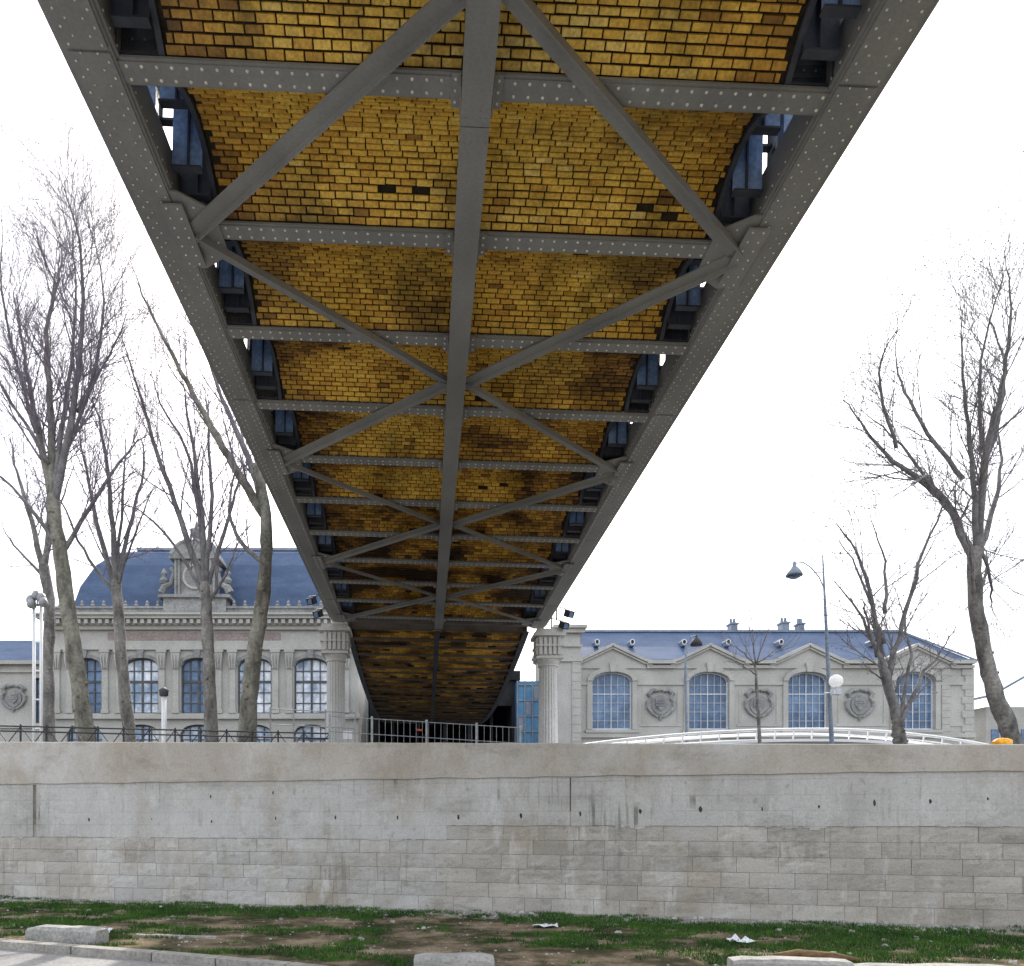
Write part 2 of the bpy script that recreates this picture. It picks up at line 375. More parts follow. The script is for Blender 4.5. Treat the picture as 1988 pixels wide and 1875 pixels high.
for c in range(7):
    z0=c*CH-(.15 if c==0 else 0); z1=(c+1)*CH
    ustart=U0 if c<6 else us_-.55
    u=ustart
    while u<U1:
        w=rs.uniform(.5,1.05); v=min(u+w,U1); g=.005
        d=-.033-rs.uniform(0,.010)
        if c>=6: d=-.033
        if abs(u)>15: nx,nz_=1,1
        else: nx,nz_=8,4
        tn=rs.uniform(.88,1.08)
        mid=math.exp(-((u-wu(1130))/1.3)**2)*math.exp(-((c-3.5)/1.6)**2)
        tn*=1-.25*mid*rs.random(); rough_=.003+.009*rs.random()*(1+2.2*mid)
        vs=[]
        for j in range(nz_+1):
            for i in range(nx+1):
                uu=u+g+(v-u-2*g)*i/nx; zz=z0+g+(z1-z0-2*g)*j/nz_
                edge=(i in(0,nx)) or (j in(0,nz_))
                yy=d+.006 if edge else d-rough_*noise.noise(Vector((uu*5.1,zz*7.3,c)))*2-rs.uniform(-.002,.002)
                if edge: 
                    if i not in (0,nx): zz+=rs.uniform(-.004,.004)
                    if j not in (0,nz_): uu+=rs.uniform(-.004,.004)
                vs.append((uu,yy,zz))
        W=nx+1
        fs=[(j*W+i,j*W+i+1,(j+1)*W+i+1,(j+1)*W+i) for j in range(nz_) for i in range(nx)]
        mb.add(vs,fs,0,tn)
        mb.box(u+g,v-g,d+.0065,0,z0+g,z1-g,0,tn*.9)
        u=v
build('stone_courses',mb,M['w_stone'],qw)
for (px,py) in [(175,1590),(295,1590),(413,1593),(535,1588),(655,1588),(775,1588),(893,1585),(1010,1582),(1128,1580),(1245,1576),(1360,1572),(1475,1570),(1590,1565),(413,1547),(533,1540),(1700,1560),(1808,1555),(1917,1552)]:
    u=wu(px)+rs.uniform(-.04,.04); z=wz(px,py)+rs.uniform(-.02,.02); mb=MB()
    r=.014+rs.uniform(0,.014)
    prof=[(u+r*(1.1+rs.uniform(-.4,.4))*math.cos(t),z+2.2*r*math.sin(t)*(1+rs.uniform(-.4,.4))) for t in [k*math.pi/4 for k in range(8)]]
    mb.prism(prof,-.0505,-.02,0)
    build('weep_hole',mb,[M['hole']],qw)

# ------------------------------------------------------------------ viaduct
XC=.51; ZB=CZ+7.2; TILT=rad(1.3)
Y0=7.6; SP=2.02
HX=3.0; RISE=.38
def arc_z(y,ya,yb,zs,rise):
    t=(y-(ya+yb)/2)/((yb-ya)/2); return zs+rise*(1-t*t)
def brick_vault(root,ya,yb,hx,rows,bw,seed,zs=.07,rise=RISE,dark=0.0,dep0=.02,belly=None,miss=.003):
    r=random.Random(seed); mb=MB()
    n=rows
    ys=[ya+(yb-ya)*i/n for i in range(n+1)]
    pt=[(y,arc_z(y,ya,yb,zs,rise)+(belly(y) if belly else 0)) for y in ys]
    for i in range(n):
        (y1,z1),(y2,z2)=pt[i],pt[i+1]
        mb.add([(-hx,y1,z1),(hx,y1,z1),(hx,y2,z2),(-hx,y2,z2)],[(0,1,2,3)],1)
        mb.add([(-hx,y1,z1),(-hx,y2,z2),(-hx,y2,z2+.22),(-hx,y1,z1+.22)],[(0,1,2,3)],1)
        mb.add([(hx,y1,z1),(hx,y2,z2),(hx,y2,z2+.22),(hx,y1,z1+.22)],[(3,2,1,0)],1)
    for i in range(n):
        (y1,z1),(y2,z2)=pt[i],pt[i+1]
        d=Vector((0,y2-y1,z2-z1)); L=d.length; d.normalize(); nn=Vector((0,d.z,-d.y))
        if nn.z>0: nn=-nn
        x=-hx-(bw/2 if i%2 else 0)+r.uniform(-.015,.015)
        end=hx-r.uniform(0,.06); st=-hx+r.uniform(0,.06)
        while x<end:
            w=bw*r.uniform(.93,1.07); a=max(x,st)+.0065; b=min(x+w,end)-.0065; x+=w
            if b-a<.05: continue
            mx=(a+b)/2
            if r.random()<miss: continue
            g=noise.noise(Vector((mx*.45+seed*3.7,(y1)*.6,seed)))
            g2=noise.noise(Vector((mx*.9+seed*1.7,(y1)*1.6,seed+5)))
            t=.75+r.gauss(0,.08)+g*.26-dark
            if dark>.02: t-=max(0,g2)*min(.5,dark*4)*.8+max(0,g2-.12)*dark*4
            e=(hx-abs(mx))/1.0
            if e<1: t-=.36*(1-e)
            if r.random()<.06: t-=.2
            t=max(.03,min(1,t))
            dep=dep0+r.uniform(-.007,.007); gj=.0075+r.uniform(-.002,.0025)
            q=[]
            for (xx,s) in ((a,gj),(b,gj),(b,L-gj),(a,L-gj)):
                q.append(Vector((xx,y1,z1))+d*(s+r.uniform(-.002,.002)))
            o=[]
            for k,(sx,sy) in enumerate(((1,1),(-1,1),(-1,-1),(1,-1))):
                o.append(q[k]+nn*dep+Vector((sx*.004,0,0))+d*(sy*.003))
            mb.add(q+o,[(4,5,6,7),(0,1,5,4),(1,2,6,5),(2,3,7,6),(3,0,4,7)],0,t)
    return build('brick_vault',mb,[M['brick'],M['mortar']],root)

def cross_beam(root,y,hx,rv=True,w=.28,mats=None,z=0):
    mb=MB()
    for s in (-1,1):
        x0,x1=sorted((s*.155,s*hx))
        mb.box(x0,x1,y-w/2,y+w/2,z,z+.025)
        mb.box(x0,x1,y-w/2+.03,y+w/2-.03,z-.014,z-.001)
        mb.box(x0,x1,y-.012,y+.012,z+.026,z+.7)
        for q in (-1,1):
            yq=y+q*.022; mb.box(x0,x1,min(yq-.01*q,yq+.07*q),max(yq-.01*q,yq+.07*q),z+.0265,z+.045)
            yy=sorted((y+q*.0125,y+q*.03)); mb.box(x0,x1,yy[0],yy[1],z+.0455,z+.13)
        if rv:
            x=x0+.07
            while x<x1-.03:
                for q in (-1,1): mb.rivet(x,y+q*.068,z-.014,(0,0,-1))
                x+=.145
            x=x0+.1
            while x<x1-.03:
                mb.rivet(x,y-.03,z+.09,(0,-1,0)); x+=.145
    mb.box(-.154,.154,y-.012,y+.012,z+.026,z+.7)
    return build('cross_beam',mb,mats or [M['steel'],M['rivet']],root)

via=thing('viaduct_span','steel viaduct span overhead with amber brick vaults and riveted cross beams','viaduct',(XC,0,ZB),rot=(0,TILT,0),local=True)
KN=list(range(-3,11))
YEND=28.6
for k in KN:
    cross_beam(via,Y0+SP*k,3.46)
for k in KN[:-1]:
    ya=Y0+SP*k+.10; yb=Y0+SP*(k+1)-.10
    brick_vault(via,ya,yb,HX,27 if k<4 else 23,.192,k+20,dark=.0 if k<0 else min(.30,.01+.045*k))  # farther bays darker: staining and fading front light both put into brick tint
for k in KN:
    y=Y0+SP*k
    for s in (-1,1):
        mb=MB()
        x0,x1=sorted((s*.158,s*.25)); mb.box(x0,x1,y-.18,y+.18,-.045,-.0155)
        mb.box(*sorted((s*.156,s*.168)),y-.16,y+.16,-.15,-.0455)
        for a in (-.12,0,.12): mb.rivet(s*.21,y+a,-.045,(0,0,-1),.016)
        build('joint_plate',mb,[M['steel'],M['rivet']],via)
mb=MB()
ys=[1.2,7.85,13.9,20,26,YEND]
for i,(a,b) in enumerate(zip(ys,ys[1:])):
    mb.box(-.15,.15,a+.006,b-.006,-.17-.002*(i%2),-.05)
    mb.box(-.10,-.08,a,b,-.049,.06); mb.box(.08,.10,a,b,-.049,.06)
    for q in (-.18,-.1,.1,.18):
        for xx in (-.11,-.04,.04,.11):
            if i>0: mb.rivet(xx,a+q,-.17-.002*((i if q>0 else i-1)%2),(0,0,-1),.012,.01,0)
build('middle_rib',mb,[M['steel'],M['rivet']],via)
nodes=[(Y0-SP*2,1),(Y0-SP*.5,0),(Y0+SP,1),(Y0+SP*2.5,0),(Y0+SP*4,1),(Y0+SP*5.5,0),(Y0+SP*7,1),(Y0+SP*8.5,0),(Y0+SP*10,1)]
for (ya,ca),(yb,cb) in zip(nodes,nodes[1:]):
    for s in (-1,1):
        p=Vector((s*(3.42 if ca else .13),ya,-.05)); q=Vector((s*(3.42 if cb else .13),yb,-.05))
        dd=(q-p).normalized(); p=p+dd*.05; q=q-dd*.05
        mb=MB(); mb.bar(p,q,.185,.022)
        perp=dd.cross(Vector((0,0,1)))
        off=perp*.083; mb.bar(p+off+Vector((0,0,-.045)),q+off+Vector((0,0,-.045)),.018,.07)
        build('diagonal_brace',mb,[M['steel']],via)
for (y,c) in nodes:
    if not c: continue
    for s in (-1,1):
        mb=MB()
        poly=[(3.46*s,y-.62),(3.38*s,y-.62),(3.02*s,y-.36),(3.02*s,y+.36),(3.38*s,y+.62),(3.46*s,y+.62)]
        if s>0: poly=poly[::-1]
        mb.slab(poly,-.037,-.0145)
        mb.box(*sorted((3.35*s,3.62*s)),y-.5,y+.5,-.10,-.075)
        mb.box(*sorted((3.40*s,3.60*s)),y-.4,y+.4,-.076,-.0365)
        for yy in (-.45,-.3,-.15,0,.15,.3,.45):
            mb.rivet(3.42*s,y+yy,-.10,(0,0,-1),.014); mb.rivet(3.55*s,y+yy,-.10,(0,0,-1),.014)
        for a,b in ((-.3,3.1),(.3,3.1),(-.15,3.1),(.15,3.1),(-.4,3.25),(.4,3.25)): mb.rivet(b*s,y+a,-.037,(0,0,-1),.014)
        build('gusset_plate',mb,[M['steel'],M['rivet']],via)

def girder(root,s,ya,yb,beams,h=2.5):
    mb=MB()
    A,B=3.43*s,3.93*s
    x0,x1=sorted((A,B))
    mb.box(x0,x1,ya,yb,0,.03)
    mb.box(x0+.03,x1-.03,ya,yb,-.03,-.001)
    y=ya; i=0
    while y<yb-1:
        L=6.06
        mb.box(x0+.055,x1-.055,y+.02,min(y+L-.02,yb),-.055+.006*(i%2),-.031); y+=L; i+=1
    for xa in (A+s*.05,B-s*.05):
        mb.box(xa-.012,xa+.012,ya,yb,.031,.5)
        mb.box(*sorted((xa+.0125*s,xa+.10*s)),ya,yb,.0315,.05)
        mb.box(*sorted((xa-.0125*s,xa-.045*s)),ya,yb,.0315,.05)
        mb.box(*sorted((xa-.0125*s,xa-.022*s)),ya,yb,.051,.16)
    y=ya+.08; j=0
    while y<yb:
        for xx,zz in ((x0+.095,-.0551),(x1-.095,-.0551)):
            mb.rivet(xx,y,zz,(0,0,-1),.013,.012)
        if y<17:
            for xx in (x0+.17,x1-.17): mb.rivet(xx,y+.08,-.0551,(0,0,-1),.011,.010)
        mb.rivet(A+s*.028,y,.11,(-s,0,0),.013,.012)
        y+=.16
    g=build('edge_girder',mb,[M['steel'],M['rivet']],root)
    mb=MB(); mb.box(x0+.02,x1-.02,ya,yb,h,h+.45); mb.box(x0-.04,x1+.04,ya,yb,h-.03,h-.001)
    build('top_chord',mb,M['steel_dk'],g)
    for i,y in enumerate(beams):
        mb=MB()
        for dx in (.08,.42):
            xx=A+s*dx
            mb.box(xx-.02,xx+.02,y-.16,y+.16,.031,h-.031)
            mb.box(xx-.06,xx+.06,y-.175,y-.161,.05,h-.031)
        z=.5
        while z<h-.2:
            mb.box(*sorted((A+s*.12,A+s*.38)),y-.05,y+.05,z,z+.03); z+=.4
        build('post',mb,M['steel_dk'],g)
    for i,(a,b) in enumerate(zip(beams,beams[1:])):
        mb=MB(); xx=A+s*.2
        if i%2: mb.bar((xx,a,.3),(xx,b,h-.05),.14,.03,0,(1,0,0))
        else: mb.bar((xx,b,.3),(xx,a,h-.05),.14,.03,0,(1,0,0))
        xx=A+s*.33
        if i%2: mb.bar((xx,b,.3),(xx,a,h-.05),.14,.03,0,(1,0,0))
        else: mb.bar((xx,a,.3),(xx,b,h-.05),.14,.03,0,(1,0,0))
        build('lattice_bar',mb,M['steel_dk'],g)
        mb=MB(); ym=(a+b)/2
        mb.box(*sorted((A+s*.06,A+s*.10)),ym-.10,ym+.10,.5,h-.04); mb.box(*sorted((A+s*.03,A+s*.13)),ym-.12,ym-.101,.5,h-.04)
        build('middle_post',mb,M['steel_bl'],g)
        if i>=4:     # bays further along have closed web panels
            mb=MB(); mb.box(*sorted((A+s*.255,A+s*.275)),a+.18,b-.18,.45,h-.04)
            mb.box(*sorted((A+s*.235,A+s*.2545)),a+.5,a+.58,.5,h-.05); mb.box(*sorted((A+s*.235,A+s*.2545)),b-.58,b-.5,.5,h-.05)
            build('web_panel',mb,M['steel_dk'],g)
    return g
beams=[Y0+SP*k for k in KN]
for s in (-1,1):
    girder(via,s,1.3,YEND,beams)
for s in (-1,1):
    for k in KN:
        y=Y0+SP*k
        mb=MB()
        prof=[((HX+.02)*s,.03),(3.47*s,.03),(3.47*s,1.35),((HX+.02)*s,1.18)]
        if s>0: prof=prof[::-1]
        mb.prism(prof,y-.012,y+.012,0)
        mb.box(*sorted(((HX+.02)*s,3.45*s)),y-.13,y+.13,.0455,.07,0)
        mb.box(*sorted(((HX+.02)*s,3.47*s)),y-.10,y-.0125,.55,.58,0)
        for z in (.15,.3,.45,.7,.85,1.0):
            for q in (3.12,3.24,3.36): mb.rivet(q*s,y-.0125,z,(0,-1,0),.014,.014,2)
        build('end_bracket',mb,[M['steel_dk'],M['steel_bl'],M['steel']],via)
    for k in KN[:-1]:
        ya=Y0+SP*k+.10; yb=Y0+SP*(k+1)-.10
        mb=MB(); n=14
        xa,xb=sorted(((HX+.001)*s,(HX+.06)*s))
        for i in range(n):
            y1=ya+(yb-ya)*i/n; y2=ya+(yb-ya)*(i+1)/n
            z1=arc_z(y1,ya,yb,.02,RISE); z2=arc_z(y2,ya,yb,.02,RISE)
            mb.add([(xa,y1,z1),(xb,y1,z1),(xb,y2,z2),(xa,y2,z2),(xa,y1,1.2),(xb,y1,1.2),(xb,y2,1.2),(xa,y2,1.2)],[(0,1,2,3),(0,4,5,1),(2,6,7,3),(1,5,6,2),(3,7,4,0)],0)
        build('edge_stringer',mb,[M['steel_dk']],via)
        for q,(f,zl,mi) in enumerate(((.42,.50,1),(.66,.16,1),(.85,.12,0))):
            yy=ya+(yb-ya)*f; mb=MB()
            mb.box(*sorted(((HX+.061)*s,3.40*s)),yy-.01,yy+.01,zl,1.19,0)
            mb.box(*sorted(((HX+.061)*s,3.40*s)),yy-.05,yy+.05,zl-.022,zl-.001,1)
            mb.box(*sorted((3.20*s,3.22*s)),yy-.05,yy-.0105,zl,1.18,1)
            build('diaphragm_plate',mb,[M['steel_bl'] if mi else M['steel_dk'],M['steel_dk']],via)
mb=MB(); mb.box(-3.42,3.42,1.3,YEND,1.21,1.5)
build('deck',mb,M['hall'],via)
mb=MB()
mb.box(-3.9,3.9,YEND-.35,YEND-.1,-.02,.24); mb.box(-3.4,3.4,YEND-.42,YEND-.351,.0,.05)
x=-3.7
while x<3.8: mb.rivet(x,YEND-.35,.16,(0,-1,0),.018); x+=.2
build('end_cross_girder',mb,[M['steel_br'],M['rivet']],via)
def shear(o,k=.024):
    done=set()
    for ch in o.children_recursive:
        if ch.type=='MESH' and ch.data.name not in done:
            done.add(ch.data.name)
            for v in ch.data.vertices: v.co.y+=k*v.co.x
bpy.context.view_layer.update()
shear(via)

sp2=thing('viaduct_span','dark second viaduct span beyond the columns, running into the station hall','viaduct',(XC-.05,0,ZB-.05),rot=(0,TILT,0),local=True)
def belly(y):
    t=(y-29.0)/28.6
    return -.95*math.sin(math.pi*t)**.9 if 0<t<1 else 0
bm2=[29.2+.95*i for i in range(30)]
for i,y in enumerate(bm2): cross_beam(sp2,y,3.28,False,.11,[M['steel_br'],M['steel_br']],z=belly(y)-.05*(i%2))
for i,(a,b) in enumerate(zip(bm2,bm2[1:])):
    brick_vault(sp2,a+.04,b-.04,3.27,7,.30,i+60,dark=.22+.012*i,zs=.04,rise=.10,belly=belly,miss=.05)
for s in (-1,1):
    mb=MB(); n=28
    for i in range(n):
        y1=29.0+28.6*i/n; y2=29.0+28.6*(i+1)/n
        z1=belly(y1)-.02; z2=belly(y2)-.02
        xa,xb=sorted((3.29*s,3.38*s))
        mb.add([(xa,y1,z1),(xb,y1,z1),(xb,y2,z2),(xa,y2,z2),(xa,y1,1.5),(xb,y1,1.5),(xb,y2,1.5),(xa,y2,1.5)],[(0,1,2,3),(1,5,6,2),(3,7,4,0)],0)
        xa,xb=sorted((3.24*s,3.46*s))
        mb.add([(xa,y1,z1-.03),(xb,y1,z1-.03),(xb,y2,z2-.03),(xa,y2,z2-.03),(xa,y1,z1-.001),(xb,y1,z1-.001),(xb,y2,z2-.001),(xa,y2,z2-.001)],[(0,1,2,3),(4,7,6,5),(0,4,5,1),(1,5,6,2),(3,7,4,0)],0)
    build('belly_girder',mb,M['steel_dk'],sp2)
mb=MB()
for i in range(28):
    y1=29.0+28.6*i/28; y2=29.0+28.6*(i+1)/28
    mb.bar((0,y1,belly(y1)-.12),(0,y2,belly(y2)-.12),.2,.06)
build('middle_rib',mb,M['steel_dk'],sp2)
mb=MB(); mb.box(-3.28,3.28,29,57.6,1.21,1.5); build('deck',mb,M['hall'],sp2)

# ------------------------------------------------------------------ columns
def column(px,label):
    Y=28.9; x=(px-825)*Y/F
    t=thing('viaduct_column',label,'column',(x,Y,STREET),group='stone columns under the viaduct')
    zt=ZB-.09-(x-XC)*.0227
    mb=MB(); mb.lathe([(.50,0),(.50,.15),(.43,.2),(.46,.3),(.38,.4)],x,Y,STREET,32); build('base',mb,M['colstone'],t,True)
    mb=MB(); zc=zt-1.35
    mb.lathe([(.37,.4),(.365,1.5),(.35,3),(.335,zc-STREET)],x,Y,STREET,40,0,.07); build('shaft',mb,M['colstone'],t)
    mb=MB()
    mb.lathe([(.34,0),(.38,.02),(.38,.07),(.35,.09),(.37,.14),(.42,.22),(.44,.26)],x,Y,zc,32)
    mb.box(x-.50,x+.50,Y-.50,Y+.50,zc+.261,zc+.34)
    mb.box(x-.41,x+.41,Y-.41,Y+.41,zc+.341,zc+1.08)
    for i in range(5):
        xx=x-.34+.17*i
        for q in (-1,1):
            mb.box(xx-.055,xx+.055,*sorted((Y+q*.411,Y+q*.50)),zc+.40,zc+1.02)
            mb.box(*sorted((x+q*.411,x+q*.50)),Y+(xx-x)-.055,Y+(xx-x)+.055,zc+.401,zc+1.02)
    mb.box(x-.53,x+.53,Y-.53,Y+.53,zc+.70,zc+.75)
    mb.box(x-.58,x+.58,Y-.58,Y+.58,zc+1.081,zc+1.2); mb.box(x-.48,x+.48,Y-.48,Y+.48,zc+1.201,zt)
    build('capital',mb,M['colstone'],t)
column(652,'pale fluted column under the left edge of the viaduct')
column(1064,'pale fluted column under the right edge of the viaduct')

def floodlight(px,py,Y,s,label):
    c=P(px,py,Y); t=thing('floodlight',label,'floodlight',c)
    mb=MB(); mb.bar(c+Vector((-.02*s,0,0)),c+Vector((-.13*s,-.2,-.11)),.28,.24); mb.bar(c+Vector((-.02*s,.0,.16)),c+Vector((-.07*s,-.14,.10)),.30,.02)
    build('housing',mb,M['black_metal'],t)
    mb=MB(); mb.bar(c+Vector((-.135*s,-.206,-.114)),c+Vector((-.14*s,-.212,-.117)),.21,.17); build('lens',mb,M['glass'],t)
    mb=MB(); mb.tube([c,c+Vector((.08*s,.05,.2)),c+Vector((.35*s,.1,.25))],.02,6); mb.tube([c+Vector((.35*s,.1,.4)),c+Vector((.35*s,.1,-.25))],.025,6)
    build('bracket',mb,M['black_metal'],t)
floodlight(610,1165,28.2,1,'upper black floodlight beside the left column capital')
floodlight(622,1190,28.4,1,'lower black floodlight beside the left column capital')
floodlight(1100,1190,28.2,-1,'upper black floodlight beside the right column capital')
floodlight(1090,1212,28.4,-1,'lower black floodlight beside the right column capital')

# ------------------------------------------------------------------ facade helpers
def facade(mb,x0,x1,yf,z0,z1,ops,depth=.35,m=0,n=10):
    ops=sorted(ops); x=x0
    def q(a,b,c,d): mb.add([(a,yf,c),(b,yf,c),(b,yf,d),(a,yf,d)],[(0,1,2,3)],m)
    for (xc,w,zs,zp,r) in ops:
        a=xc-w/2; b=xc+w/2
        q(x,a,z0,z1)
        if zs>z0: q(a,b,z0,zs)
        pts=[(a+(b-a)*i/n, zp+r*math.sqrt(max(0,1-((i/n-.5)*2)**2))) if r>0 else (a+(b-a)*i/n,zp) for i in range(n+1)]
        for (xa,za),(xb,zb) in zip(pts,pts[1:]):
            mb.add([(xa,yf,za),(xb,yf,zb),(xb,yf,z1),(xa,yf,z1)],[(0,1,2,3)],m)
            mb.add([(xa,yf,za),(xa,yf+depth,za),(xb,yf+depth,zb),(xb,yf,zb)],[(0,1,2,3)],m)
        mb.add([(a,yf,zs),(a,yf,zp),(a,yf+depth,zp),(a,yf+depth,zs)],[(0,1,2,3)],m)
        mb.add([(b,yf,zs),(b,yf+depth,zs),(b,yf+depth,zp),(b,yf,zp)],[(0,1,2,3)],m)
        mb.add([(a,yf,zs),(a,yf+depth,zs),(b,yf+depth,zs),(b,yf,zs)],[(0,1,2,3)],m)
        x=b
    q(x,x1,z0,z1)
def window(parent,xc,w,zs,zp,r,yf,cols,rows,fm,depth=.35,gm='glass',bar_=1.0):
    y=yf+depth-.12; a=xc-w/2+.002; b=xc+w/2-.002; n=10
    top=lambda x: zp+(r*math.sqrt(max(0,1-((x-xc)/(w/2))**2)) if r>0 else 0)
    mb=MB(); mb.box(a,a+.09,y,y+.1,zs,zp); mb.box(b-.09,b,y,y+.1,zs,zp); mb.box(a+.09,b-.09,y,y+.1,zs,zs+.1)
    for i in range(n):
        xa=a+(b-a)*i/n; xb=a+(b-a)*(i+1)/n
        mb.add([(xa,y,top(xa)-.1),(xb,y,top(xb)-.1),(xb,y,top(xb)),(xa,y,top(xa)),(xa,y+.1,top(xa)-.1),(xb,y+.1,top(xb)-.1)],[(0,1,2,3),(0,4,5,1)])
    for i in range(1,cols):
        x=a+(b-a)*i/cols; th=(.05 if (i*2==cols or cols==3) else .025)*bar_
        mb.box(x-th,x+th,y+.01,y+.07,zs+.1,top(x)-.09)
    for j in range(1,rows):
        z=zs+(zp-zs+.0)*j/(rows-.6); 
        if z>zp+r-.2: continue
        th=(.06 if j==rows-2 else .022)*bar_
        hw=w/2-.09 if z<zp else (w/2)*math.sqrt(max(0,1-((z-zp)/max(r,.01))**2))-.05
        mb.box(xc-hw,xc+hw,y+.015,y+.065,z-th,z+th)
    wn=build('window',mb,fm,parent)
    mb=MB(); poly=[(a,zs),(b,zs)]+[(a+(b-a)*i/n,top(a+(b-a)*i/n)) for i in range(n,-1,-1)]
    mb.prism(poly,y+.08,y+.09); build('pane',mb,M[gm],wn)
    return wn

# ------------------------------------------------------------------ left station building
YL=50.0
def XL(px): return (px-825)*YL/F
def ZL(py): return CZ+(1590-py)*YL/F
lb=thing('station_building','tall stone station building with arched windows and blue slate mansard roof','building',(XL(380),YL,STREET))
x0,x1=XL(105),-4.3
wc=[XL(164+110*i) for i in range(5)]
mb=MB()
up=[(c,2.2,ZL(1385),ZL(1290)-.1,.55) for c in wc]; lo=[(c,2.3,STREET+.3,ZL(1424),.6) for c in wc]
facade(mb,x0,x1,YL,STREET,ZL(1395),lo); facade(mb,x0,x1,YL,ZL(1395),ZL(1262),up)
mb.add([(x0,YL,STREET),(x0,YL+14,STREET),(x0,YL+14,ZL(1262)),(x0,YL,ZL(1262))],[(3,2,1,0)]); mb.add([(x1,YL,STREET),(x1,YL+14,STREET),(x1,YL+14,ZL(1262)),(x1,YL,ZL(1262))],[(0,1,2,3)])
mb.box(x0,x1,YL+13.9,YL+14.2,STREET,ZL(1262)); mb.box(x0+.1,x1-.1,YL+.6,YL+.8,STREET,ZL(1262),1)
build('wall',mb,[M['stone'],M['hall']],lb)
for i,c in enumerate(wc):
    window(lb,c,2.2,ZL(1385),ZL(1290)-.1,.55,YL,4,5,M['wframe'],gm='glass_hi' if i in (1,3,4) else 'glass',bar_=1.3)
    window(lb,c,2.3,STREET+.3,ZL(1424),.6,YL,4,5,M['wframe'],gm='glass_hi',bar_=1.3)
mb=MB()
def course(z0,z1,pr): mb.box(x0-pr,x1+.1,YL-pr,YL-.003,z0,z1)
course(ZL(1396),ZL(1388),.25); course(ZL(1388)+.002,ZL(1385)-.01,.14)
course(ZL(1262),ZL(1255),.18); course(ZL(1255)+.002,ZL(1246),.10)
course(ZL(1246)+.002,ZL(1224),.05); course(ZL(1224)+.002,ZL(1216),.30)
course(ZL(1216)+.002,ZL(1206),.45); course(ZL(1206)+.002,ZL(1200),.8); course(ZL(1200)+.002,ZL(1196),.95)
mb.box(x0-.05,x1,YL+.001,YL+14,ZL(1262)+.01,ZL(1198))
x=x0
while x<x1:
    mb.box(x,x+.22,YL-.72,YL-.452,ZL(1215),ZL(1207)); x+=.45
build('cornice',mb,M['stone'],lb)
mb=MB(); mb.box(XL(210),XL(545),YL-.08,YL-.052,ZL(1243),ZL(1228)); build('frieze_panel',mb,M['stone_tan'],lb)
mb=MB()
mb.box(x0+.1,x1,YL-.3,YL,ZL(1196)+.01,ZL(1184)); mb.box(x0,x1,YL-.42,YL+.1,ZL(1184)+.002,ZL(1180))
for i in range(28):
    xx=x0+.5+i*.7
    mb.lathe([(.10,0),(.16,.08),(.08,.2),(.12,.3),(.04,.42)],xx,YL-.2,ZL(1180),8)
build('parapet',mb,M['stone_dk'],lb)
for i in range(6):
    c=XL(109+110*i)
    if c<x0: c=x0+.45
    for dx in ((-.45,.45) if 0<i else (.1,.9)):
        mb=MB(); xx=c+dx
        mb.box(xx-.24,xx+.24,YL-.22,YL-.003,ZL(1385),ZL(1378)); mb.box(xx-.18,xx+.18,YL-.16,YL-.003,ZL(1378)+.002,ZL(1300))
        mb.frustum(xx-.2,xx+.2,YL-.2,YL-.003,ZL(1300)+.002,-.08,-.08,-.1,0,ZL(1268)); mb.box(xx-.32,xx+.32,YL-.34,YL-.003,ZL(1268)+.002,ZL(1262)-.01)
        for q in (-.12,.0,.12): mb.tube([(xx+q,YL-.26,ZL(1298)),(xx+q*1.6,YL-.33,ZL(1284)),(xx+q*1.9,YL-.30,ZL(1272))],.05,5)
        build('pilaster',mb,M['stone'],lb)
for c in wc:
    mb=MB(); n=12; w=1.1; zp=ZL(1290)-.1
    pp=[(c+w*math.cos(math.pi*i/n),zp+.55*math.sin(math.pi*i/n)) for i in range(n+1)]; po=[(c+(w+.22)*math.cos(math.pi*i/n),zp+.78*math.sin(math.pi*i/n)) for i in range(n+1)]
    for i in range(n): mb.prism([pp[i],po[i],po[i+1],pp[i+1]][::-1],YL-.08,YL-.003)
    mb.prism([(c-.14,zp+.5),(c+.14,zp+.5),(c+.22,zp+1.0),(c-.22,zp+1.0)],YL-.2,YL-.081)
    build('arch_surround',mb,M['stone_dk'],lb)
mb=MB(); rx0=XL(128)
prof=[(0,0),(.5,1.9),(1.3,3.5),(2.4,4.6),(3.6,5.0)]
for (a,za),(b,zb) in zip(prof,prof[1:]):
    z=ZL(1196)+.3; A=(rx0+a,YL+.6+a*.7,rx0+b,YL+.6+b*.7)
    xe=x1+.3
    mb.add([(A[0],A[1],z+za),(xe,A[1],z+za),(xe,A[3],z+zb),(A[2],A[3],z+zb)],[(0,1,2,3)])
    mb.add([(A[0],A[1],z+za),(A[2],A[3],z+zb),(A[2],YL+14-b*.7,z+zb),(A[0],YL+14-a*.7,z+za)],[(0,1,2,3)])
    mb.add([(A[0],YL+14-a*.7,z+za),(A[2],YL+14-b*.7,z+zb),(xe,YL+14-b*.7,z+zb),(xe,YL+14-a*.7,z+za)],[(0,1,2,3)])
a=3.6; RT=5.0; mb.add([(rx0+a,YL+.6+a*.7,z+RT),(x1+.3,YL+.6+a*.7,z+RT),(x1+.3,YL+14-a*.7,z+RT),(rx0+a,YL+14-a*.7,z+RT)],[(0,1,2,3)])
mb.add([(x1+.3,YL+.6,z),(x1+.3,YL+14,z),(x1+.3,YL+11.4,z+RT),(x1+.3,YL+3.1,z+RT)],[(0,1,2,3)])
rf=build('roof',mb,M['slate'],lb)
mb=MB(); mb.bar((rx0+3.5,YL+3.0,z+RT+.05),(x1+.3,YL+3.0,z+RT+.05),.25,.18); mb.bar((rx0-.1,YL+.5,z-.02),(x1+.3,YL+.5,z-.02),.3,.2); build('ridge_flashing',mb,M['zinc'],rf)
cx=XL(382); zb=ZL(1192)
